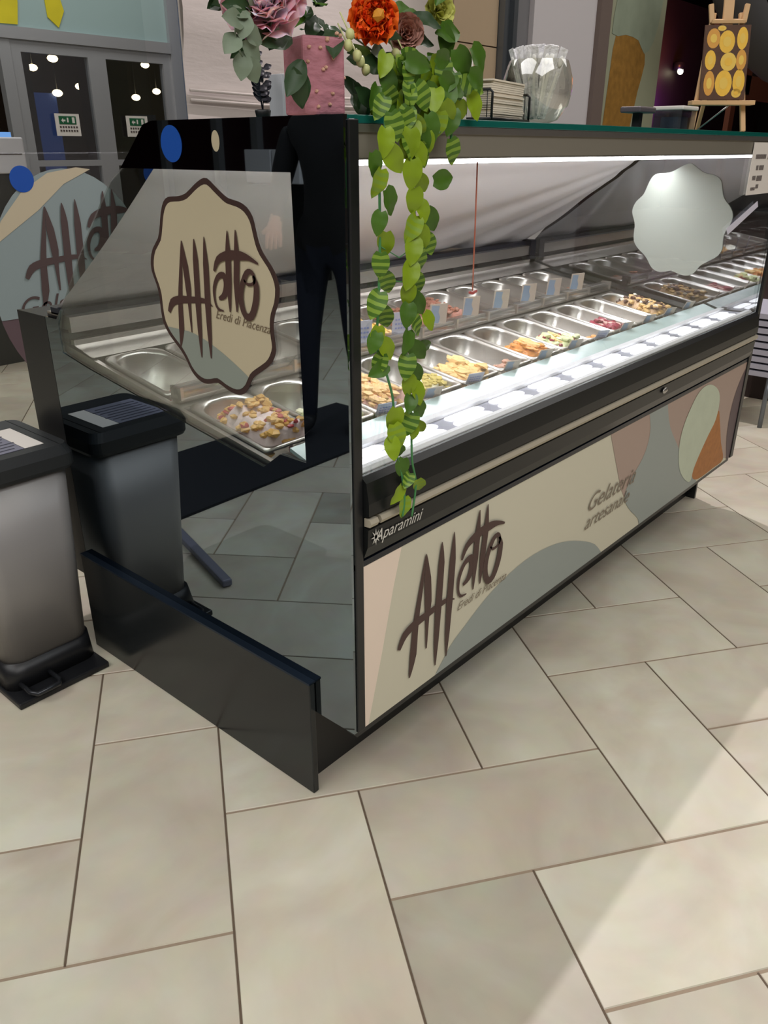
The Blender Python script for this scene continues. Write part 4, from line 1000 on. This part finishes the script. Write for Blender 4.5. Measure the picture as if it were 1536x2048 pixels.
# napkin basket
bc = Vector((.50, .085, ZT))
t = thing('wire_basket', 'low black wire basket holding napkins between garland and glass bowl', 'basket', tuple(bc))
def bp(x, y, z): a = math.radians(12); return (bc.x+x*math.cos(a)-y*math.sin(a), bc.y+x*math.sin(a)+y*math.cos(a), ZT+z)
hw, hd = .10, .05
b = MB()
for z in (.004,): b.tube([bp(-hw, -hd, z), bp(hw, -hd, z), bp(hw, hd, z), bp(-hw, hd, z), bp(-hw, -hd, z)], .003, 6)
for sx in (-1, 1):
    b.tube([bp(sx*hw, -hd, .004), bp(sx*hw, -hd, .048), bp(sx*hw, -hd*.9, .052), bp(sx*hw, hd*.9, .052), bp(sx*hw, hd, .048), bp(sx*hw, hd, .004)], .0026, 6)
b.build('wire_frame', m_black, t)
b = MB()
for k in range(9): b.tube([bp(-hw+.2*k/8, -hd, .004), bp(-hw+.2*k/8, hd, .004)], .0012, 5)
for sx in (-1, 1):
    for k in range(5): b.tube([bp(sx*hw, -hd+.02*(k+.5), .004), bp(sx*hw, -hd+.02*(k+.5), .05)], .001, 5)
b.build('basket_mesh', m_black, t)
t = thing('napkin_stack', 'stack of folded cream paper napkins in the wire basket', 'napkins', (bc.x, bc.y, ZT+.006))
b = MB(); random.seed(8)
m_nap = mat('cream_napkin', (222, 212, 194), .9)
for k in range(18):
    z = .006+k*.0036; dx = random.uniform(-.004, .004); dy = random.uniform(-.002, .002)
    vs = [bp(-.085+dx, -.043+dy, z), bp(.085+dx, -.043+dy, z), bp(.085+dx, .043+dy, z), bp(-.085+dx, .043+dy, z)]
    vs += [(v[0], v[1], v[2]+.003) for v in vs]
    b.add(vs, [(0, 3, 2, 1), (4, 5, 6, 7), (0, 1, 5, 4), (1, 2, 6, 5), (2, 3, 7, 6), (3, 0, 4, 7)])
b.build('napkin_sheets', m_nap, t)
b = MB(); random.seed(9)
for k in range(7):
    x = .345+.008*k; b.add([(x, .10, ZT), (x+.035, .06, ZT), (x+.03+random.uniform(-.01, .01), .07, ZT+.07+random.uniform(0, .04)), (x-.01, .11, ZT+.07+random.uniform(0, .05))], [(0, 1, 2, 3)]); 
    b.v = [v for v in b.v]
o = b.build('paper_towels', m_paper, loc=(.37, .09, ZT), recalc=False); md = o.modifiers.new('t', 'SOLIDIFY'); md.thickness = .0015
tag(o, 'loose white paper towels standing between garland and wire basket', 'napkins')
t = thing('sachet_box', 'small white and green box behind the wire basket', 'box', (.60, .30, ZT))
MB().box((.56, .28, ZT), (.66, .34, ZT+.088)).build('box_body', m_paper, t, bevel=.002); MB().box((.562, .2785, ZT+.07), (.60, .2795, ZT+.082)).build('green_print', m_green, t)
MB().tube([(.57, .30, ZT+.085), (.60, .30, ZT+.10), (.64, .31, ZT+.112), (.655, .31, ZT+.118)], .007, 8).build('black_spout', m_black, t)
# glass bowl of wrapped spoons
bx, by = .672, .080
t = thing('glass_bowl', 'round clear glass bowl filled with wrapped white spoons on the case top', 'bowl', (bx, by, ZT))
m_bowl = glass_mat('bowl_glass', (.90, .90, .84), .10, .02, graze=.6)
b = MB(); b.lathe([(.022, 0), (.046, .008), (.066, .035), (.072, .062), (.071, .085), (.064, .108), (.060, .118)], (bx, by, ZT), 36); b.f = [f_ for f_ in b.f if len(f_) == 4 or f_ == b.f[-2]]; b.mi = b.mi[:len(b.f)]; b.sm = b.sm[:len(b.f)]
b.build('bowl_wall', m_bowl, t)
m_cello = mat('cellophane', (214, 214, 206), .15, trans=.0, coat=1, noise_amt=.3, noise_scale=26, bump=1, bump_scale=50)
random.seed(14); sp = None
for k in range(30):
    a = 2*PI*k/30*2.4; rr = .012+.034*((k*7) % 10)/10
    if sp is None:
        sp = thing('wrapped_spoon', 'white spoon in a crinkled clear sleeve standing in the glass bowl', 'spoon', (0, 0, 0), 'wrapped spoons in the glass bowl')
        q = MB(); q.box((-.010, -.0008, 0), (.010, .0008, .135)); q.build('clear_sleeve', mat('sleeve_white', (222, 222, 224), .35, noise_amt=.1, noise_scale=40, bump=.8, bump_scale=60), sp, bevel=.0006)
        q = MB(); q.box((-.003, -.0025, .004), (.003, -.001, .09)); q.blob((0, -.002, .11), .007, 0, (1, .35, 1.6), .05, 2); q.build('spoon', mat('spoon_white', (236, 236, 232), .4), sp)
        s_ = sp
    else: s_ = copy_tree(sp)
    tilt = .12+rr*7
    s_.rotation_euler = Matrix.Rotation(a, 3, 'Z').to_4x4().to_euler()
    R_ = Matrix.Rotation(a, 4, 'Z') @ Matrix.Rotation(tilt*.8, 4, 'Y') @ Matrix.Rotation(random.uniform(0, 3), 4, 'Z')
    s_.rotation_euler = R_.to_euler(); s_.location = (bx+math.cos(a)*rr*.35, by+math.sin(a)*rr*.35, ZT+.012)
# easel with fruit picture
ec = (1.70, .085, ZT)
t = thing('table_easel', 'small light wooden easel on the case top at the right', 'easel', ec, rz=math.radians(-52))
m_pine = mat('pine_wood', (206, 168, 122), .55, noise_amt=.12, noise_scale=8, stretch=(1, 1, .2))
def part(name, mb, m, bev=0):
    o = mb.build(name, m, loc=(0, 0, 0), bevel=bev); o.parent = t; o.location = (0, 0, 0); return o
lean = .22
def ep(x, z, off=0): return Vector((x, -.045+z*lean-off, z))
for sx in (-1, 1): part('front_leg', MB().obox(ep(sx*.088, 0), ep(sx*.045, .36), .016, .014, up=(0, 1, .2)), m_pine, .002)
part('back_leg', MB().obox((-.02, .12, 0), (-.005, .035, .33), .014, .012, up=(1, 0, 0)), m_pine, .002)
part('mast', MB().obox(ep(0, .27, .008), ep(0, .58, .008), .034, .010, up=(0, 1, .2)), m_pine, .002)
part('picture_ledge', MB().obox(ep(-.105, .088, .02), ep(.105, .088, .02), .05, .014, up=(0, 0, 1)), m_pine, .002)
q = MB(); q.obox(ep(-.055, .335, .012), ep(.055, .335, .012), .012, .02, up=(0, 1, .2)); q.obox(ep(-.052, .33, .012), ep(-.060, .385, .012), .016, .012, up=(0, 1, .2)); q.obox(ep(.052, .33, .012), ep(.060, .385, .012), .016, .012, up=(0, 1, .2)); part('top_clamp', q, m_pine, .002)
part('brace', MB().tube([(-.02, .11, .01), (.03, -.03, .08)], .0025, 6), m_steel_soft)
t.scale = (.86, .86, .86)
pic = thing('fruit_picture', 'small picture of yellow fruit halves resting on the wooden easel', 'picture', ec, rz=math.radians(-52))
q = MB(); P0 = ep(0, .098, .022); 
def pp(x, z, o_=0): v = ep(x, .098+z, .022+o_); return v
vs = [pp(-.075, 0), pp(.075, 0), pp(.075, .225), pp(-.075, .225), pp(-.075, 0, -.008), pp(.075, 0, -.008), pp(.075, .225, -.008), pp(-.075, .225, -.008)]
q.add(vs, [(0, 1, 2, 3), (7, 6, 5, 4), (0, 4, 5, 1), (1, 5, 6, 2), (2, 6, 7, 3), (3, 7, 4, 0)])
o = q.build('canvas', mat('picture_brown', (78, 46, 22), .6, noise_amt=.4, noise_scale=30), loc=(0, 0, 0)); o.parent = pic
q = MB()
for (x, z, rx, rz_, mi) in ((-.045, .185, .022, .030, 1), (.0, .175, .026, .034, 0), (.05, .185, .018, .034, 0), (-.05, .12, .018, .03, 0), (.01, .115, .026, .028, 2), (.052, .12, .017, .032, 1), (-.048, .05, .018, .038, 1), (.0, .05, .028, .04, 0), (.05, .055, .02, .038, 0), (.045, .02, .016, .014, 2), (-.02, .215, .014, .008, 2)):
    n = 18; pts = [(x+rx*math.cos(2*PI*k/n), z+rz_*math.sin(2*PI*k/n)) for k in range(n)]
    q.add([pp(a_, b_, .0008) for a_, b_ in pts], [tuple(range(n))], mi)
    q.add([pp(x+(a_-x)*.5, z+(b_-z)*.45, .0014) for a_, b_ in pts], [tuple(range(n))], 2 if mi != 2 else 0)
pic.scale = (.86, .86, .86)
o = q.build('fruit_print', [mat('fruit_yellow', (226, 178, 44), .5, noise_amt=.15, noise_scale=40), mat('fruit_orange', (206, 146, 44), .5), mat('fruit_light', (222, 184, 70), .5)], loc=(0, 0, 0), recalc=False); o.parent = pic
# clear box left of the easel
t = thing('clear_box', 'small clear plastic box with white lid on the case top left of the easel', 'box', (1.49, .12, ZT))
MB().box((1.44, .08, ZT), (1.54, .16, ZT+.052)).build('box_wall', glass_mat('cloudy_plastic', (.62, .66, .72), .25, .15, graze=.5), t)
MB().box((1.435, .075, ZT+.052), (1.545, .165, ZT+.062)).build('lid', m_paper, t, bevel=.003)
MB().box((1.455, .095, ZT+.002), (1.525, .145, ZT+.035)).build('contents', mat('dark_sachets', (70, 84, 100), .5, noise_amt=.5, noise_scale=50), t)
t = thing('card_reader', 'flat dark grey handheld device on a stand left of the clear box', 'device', (1.335, .16, ZT))
MB().box((1.285, .13, ZT+.042), (1.385, .19, ZT+.057)).build('device_body', mat('dark_mauve_plastic', (86, 78, 84), .4), t, bevel=.004); MB().box((1.325, .15, ZT), (1.345, .17, ZT+.042)).build('device_stand', m_black, t)

# ================================================================== WASTE BIN
t = thing('waste_bin', 'grey pedal waste bin with black lid beside the end panel', 'bin', (-.175, 1.08, 0))
m_bin = mat('bin_grey', (150, 147, 146), .4, .25)
m_binb = mat('bin_black', (24, 25, 28), .4)
def rr2(x0, x1, y0, y1, rad, z, n=6):
    pts = []
    for (cx, cy, a0) in ((x1-rad, y1-rad, 0), (x0+rad, y1-rad, PI/2), (x0+rad, y0+rad, PI), (x1-rad, y0+rad, 1.5*PI)):
        for k in range(n+1): a = a0+PI/2*k/n; pts.append((cx+rad*math.cos(a), cy+rad*math.sin(a), z))
    return pts
def loft(loops, mi=0, smooth=True):
    b = MB(); n = len(loops[0]); vs = [p for lp in loops for p in lp]
    fs = [(i*n+k, i*n+(k+1) % n, (i+1)*n+(k+1) % n, (i+1)*n+k) for i in range(len(loops)-1) for k in range(n)]
    fs += [tuple(range(n))[::-1], tuple((len(loops)-1)*n+k for k in range(n))]
    return b.add(vs, fs, mi, smooth)
loft([rr2(-.290, -.052, .972, 1.225, .05, .085), rr2(-.315, -.034, .955, 1.24, .05, .594)]).build('bin_body', m_bin, t)
b = MB(); b.box((-.312, .90, .0), (-.052, 1.25, .018)); o = b.build('base_plate', m_binb, t, bevel=.004)
loft([rr2(-.305, -.050, .955, 1.24, .04, .018), rr2(-.298, -.048, .965, 1.232, .05, .086)]).build('base_skirt', m_binb, t)
lid = loft([rr2(-.322, -.028, .945, 1.25, .03, .590), rr2(-.326, -.024, .94, 1.255, .03, .60), rr2(-.326, -.024, .94, 1.255, .03, .63), rr2(-.316, -.034, .95, 1.245, .03, .655)], smooth=False).build('lid', mat('bin_lid_black', (38, 40, 42), .45), t)
lb = MB(); lb.box((-.132, .985, .6555), (-.083, 1.165, .6565)); lb.build('white_label', m_paper, lid)
lb = MB(); lb.box((-.285, .985, .6555), (-.134, 1.165, .6565)); lg = lb.build('grey_label', mat('label_grey', (120, 120, 136), .6), lid)
lb = MB()
for k in range(7): lb.box((-.275, 1.0+.022*k, .6566), (-.15+(k % 3)*.01, 1.006+.022*k, .657))
lb.build('label_text', mat('label_ink', (62, 62, 76), .7), lg)
MB().box((-.058, .95, .6552), (-.056, 1.245, .6560)).build('lid_seam', m_black, lid)
for x in (-.235,):
    MB().tube([(x+.04, .96, .035), (x+.04, .905, .034), (x+.03, .888, .034), (x-.03, .888, .034), (x-.04, .905, .034), (x-.04, .96, .035)], .007, 8).build('pedal', mat('pedal_chrome_black', (50, 52, 56), .25, .5), t)
# grey bar on the floor left of the bin (seen mirrored)
tag(MB().obox((-.452, 1.0, .016), (-.60, 1.52, .016), .035, .026).build('floor_bar', mat('foot_grey', (120, 120, 134), .5, .2), loc=(-.52, 1.25, 0), bevel=.006), 'grey metal bar lying on the floor left of the bin', 'bar')
tag(MB().add([(-.60, 1.56, .0), (-2.2, 1.60, .0), (-2.2, 2.19, .0), (-.60, 2.19, .0), (-.60, 1.56, .012), (-2.2, 1.60, .012), (-2.2, 2.19, .012), (-.60, 2.19, .012)], [(0, 1, 2, 3), (4, 5, 6, 7), (0, 1, 5, 4), (1, 2, 6, 5), (2, 3, 7, 6), (3, 0, 4, 7)]).build('entrance_mat', mat('mat_near_black', (26, 28, 34), .9), loc=(-1.4, 1.9, 0)), 'near-black entrance mat mirrored in the end panel', 'mat')

# ================================================================== PERSON (seen mirrored in the end panel)
def person():
    bx_, by_ = -1.86, 1.86
    V = {}; E_ = []; Rr = {}
    def v(n, p, r_, par=None):
        V[n] = p; Rr[n] = r_
        if par: E_.append((par, n))
    # faces +x, y is its left side
    v('pelvis', (0, 0, .93), (.155, .125)); v('waist', (.0, 0, 1.08), (.14, .115), 'pelvis'); v('chest', (.0, 0, 1.28), (.165, .13), 'waist'); v('upper', (.0, 0, 1.40), (.15, .11), 'chest')
    v('neck', (.01, 0, 1.50), (.058, .058), 'upper'); v('jaw', (.035, 0, 1.575), (.068, .062), 'neck'); v('head', (.02, 0, 1.66), (.092, .085), 'jaw'); v('crown', (.005, 0, 1.735), (.07, .065), 'head')
    for s_, n in ((1, 'l'), (-1, 'r')):
        v('sh'+n, (0, .17*s_, 1.40), (.075, .07), 'upper')
        if s_ == 1: el = (.06, .235, 1.13); wr = (.27, .17, 1.02)
        else: el = (-.02, -.25, 1.13); wr = (.05, -.26, .88)
        v('el'+n, el, (.052, .05), 'sh'+n); v('wr'+n, wr, (.034, .03), 'el'+n)
        d = (Vector(wr)-Vector(el)).normalized(); up = Vector((0, 0, 1)) if s_ == 1 else Vector((1, 0, 0)); sd = d.cross(up).normalized()
        w_ = Vector(wr); palm = w_+d*.055; v('pm'+n, tuple(palm), (.036, .018), 'wr'+n)
        for k in range(4):
            o_ = (k-1.5)*.019; base = w_+d*.09+sd*o_; ln = (.062, .074, .068, .052)[k]
            dn = (up*-.5).normalized()
            v('k%d%s' % (k, n), tuple(base), (.010, .010), 'pm'+n); v('m%d%s' % (k, n), tuple(base+d*ln*.5+dn*.008), (.0088, .0088), 'k%d%s' % (k, n)); v('t%d%s' % (k, n), tuple(base+d*ln*.85+dn*.028), (.0075, .0075), 'm%d%s' % (k, n))
        tb = w_+d*.03+sd*(-.03*s_ if s_ == 1 else .03)
        v('th'+n, tuple(tb), (.012, .012), 'pm'+n); v('tt'+n, tuple(tb+d*.05+sd*(-.02 if s_ == 1 else .02)), (.0095, .0095), 'th'+n)
        hip = (.0, .10*s_, .88); st = .10 if s_ == 1 else -.10
        v('hip'+n, hip, (.10, .10), 'pelvis'); v('kn'+n, (.03+st*.4, .11*s_, .49), (.066, .066), 'hip'+n); v('an'+n, (-.02+st, .115*s_, .10), (.045, .045), 'kn'+n)
        v('he'+n, (-.01+st, .115*s_, .055), (.042, .04), 'an'+n); v('ba'+n, (.11+st, .125*s_, .045), (.044, .036), 'he'+n); v('to'+n, (.19+st, .13*s_, .038), (.035, .028), 'ba'+n)
    ks = list(V); me = bpy.data.meshes.new('p'); me.from_pydata([V[k] for k in ks], [(ks.index(a), ks.index(b_)) for a, b_ in E_], [])
    o = bpy.data.objects.new('p', me); C.objects.link(o); md = o.modifiers.new('s', 'SKIN'); md.use_smooth_shade = True
    for i, k in enumerate(ks): me.skin_vertices[0].data[i].radius = Rr[k]
    me.skin_vertices[0].data[0].use_root = True
    sb = o.modifiers.new('ss', 'SUBSURF'); sb.levels = 2; sb.render_levels = 2
    dg = bpy.context.evaluated_depsgraph_get(); m2 = bpy.data.meshes.new_from_object(o.evaluated_get(dg)); bpy.data.objects.remove(o)
    root = thing('person', 'person in black jacket, dark jeans and trainers, standing and mirrored in the end panel', 'person', (bx_, by_, .012), rz=math.radians(-25))
    bo_ = bpy.data.objects.new('body', m2); C.objects.link(bo_); bo_.parent = root
    for m_ in (mat('skin', (196, 150, 126), .55), mat('black_jacket', (14, 14, 16), .85), mat('dark_jeans', (20, 24, 38), .85), mat('trainer', (30, 30, 34), .6), mat('trainer_sole', (214, 212, 208), .6), mat('dark_hair', (30, 22, 18), .8)): m2.materials.append(m_)
    for p in m2.polygons:
        c_ = p.center; z = c_.z; k = 1
        arm = abs(c_.y) > .13 and z < 1.2
        wl = Vector(V['wrl']); wr_ = Vector(V['wrr'])
        if (c_-Vector(V['pml'])).length < .13 and c_.x > wl.x-.005: k = 0
        elif (c_-Vector(V['pmr'])).length < .14 and z < wr_.z+.01 and c_.y < -.2: k = 0
        elif z > 1.50: k = 0 if (c_.x > .03 and z < 1.70) or z < 1.58 else 5
        elif z < .03: k = 4
        elif z < .10: k = 3
        elif z < .90 and not (abs(c_.y) > .2): k = 2
        p.material_index = k; p.use_smooth = True
    hd = MB()
    hd.blob((.112, 0, 1.635), .016, 0, (1, .7, 1.5), .02, 2); hd.build('nose', m2.materials[0], None).parent = root
    for s_ in (-1, 1):
        q = MB(); q.blob((.098, .034*s_, 1.665), .0105, 0, (.7, 1.2, .8), .0, 2); q.build('eye', mat('eye_dark', (50, 36, 30), .3)).parent = root
        q = MB(); q.blob((.012, .088*s_, 1.645), .022, 0, (.6, .35, 1.1), .05, 2); q.build('ear', m2.materials[0]).parent = root
    q = MB(); q.blob((.098, 0, 1.592), .014, 0, (.5, 1.6, .4), .0, 2); q.build('mouth', mat('lips', (160, 90, 84), .5)).parent = root
    # hair cap
    bm = bmesh.new(); bmesh.ops.create_icosphere(bm, subdivisions=3, radius=1); q = MB()
    vs = [(.0+v_.co.x*.104, v_.co.y*.098, 1.685+v_.co.z*.105) for v_ in bm.verts]
    fs = [tuple(x.index for x in fa.verts) for fa in bm.faces if not (fa.calc_center_median().x > .45 and fa.calc_center_median().z < .35) and fa.calc_center_median().z > -.7]
    q.add(vs, fs, 0, True); q.build('hair', m2.materials[5]).parent = root; bm.free()
person()
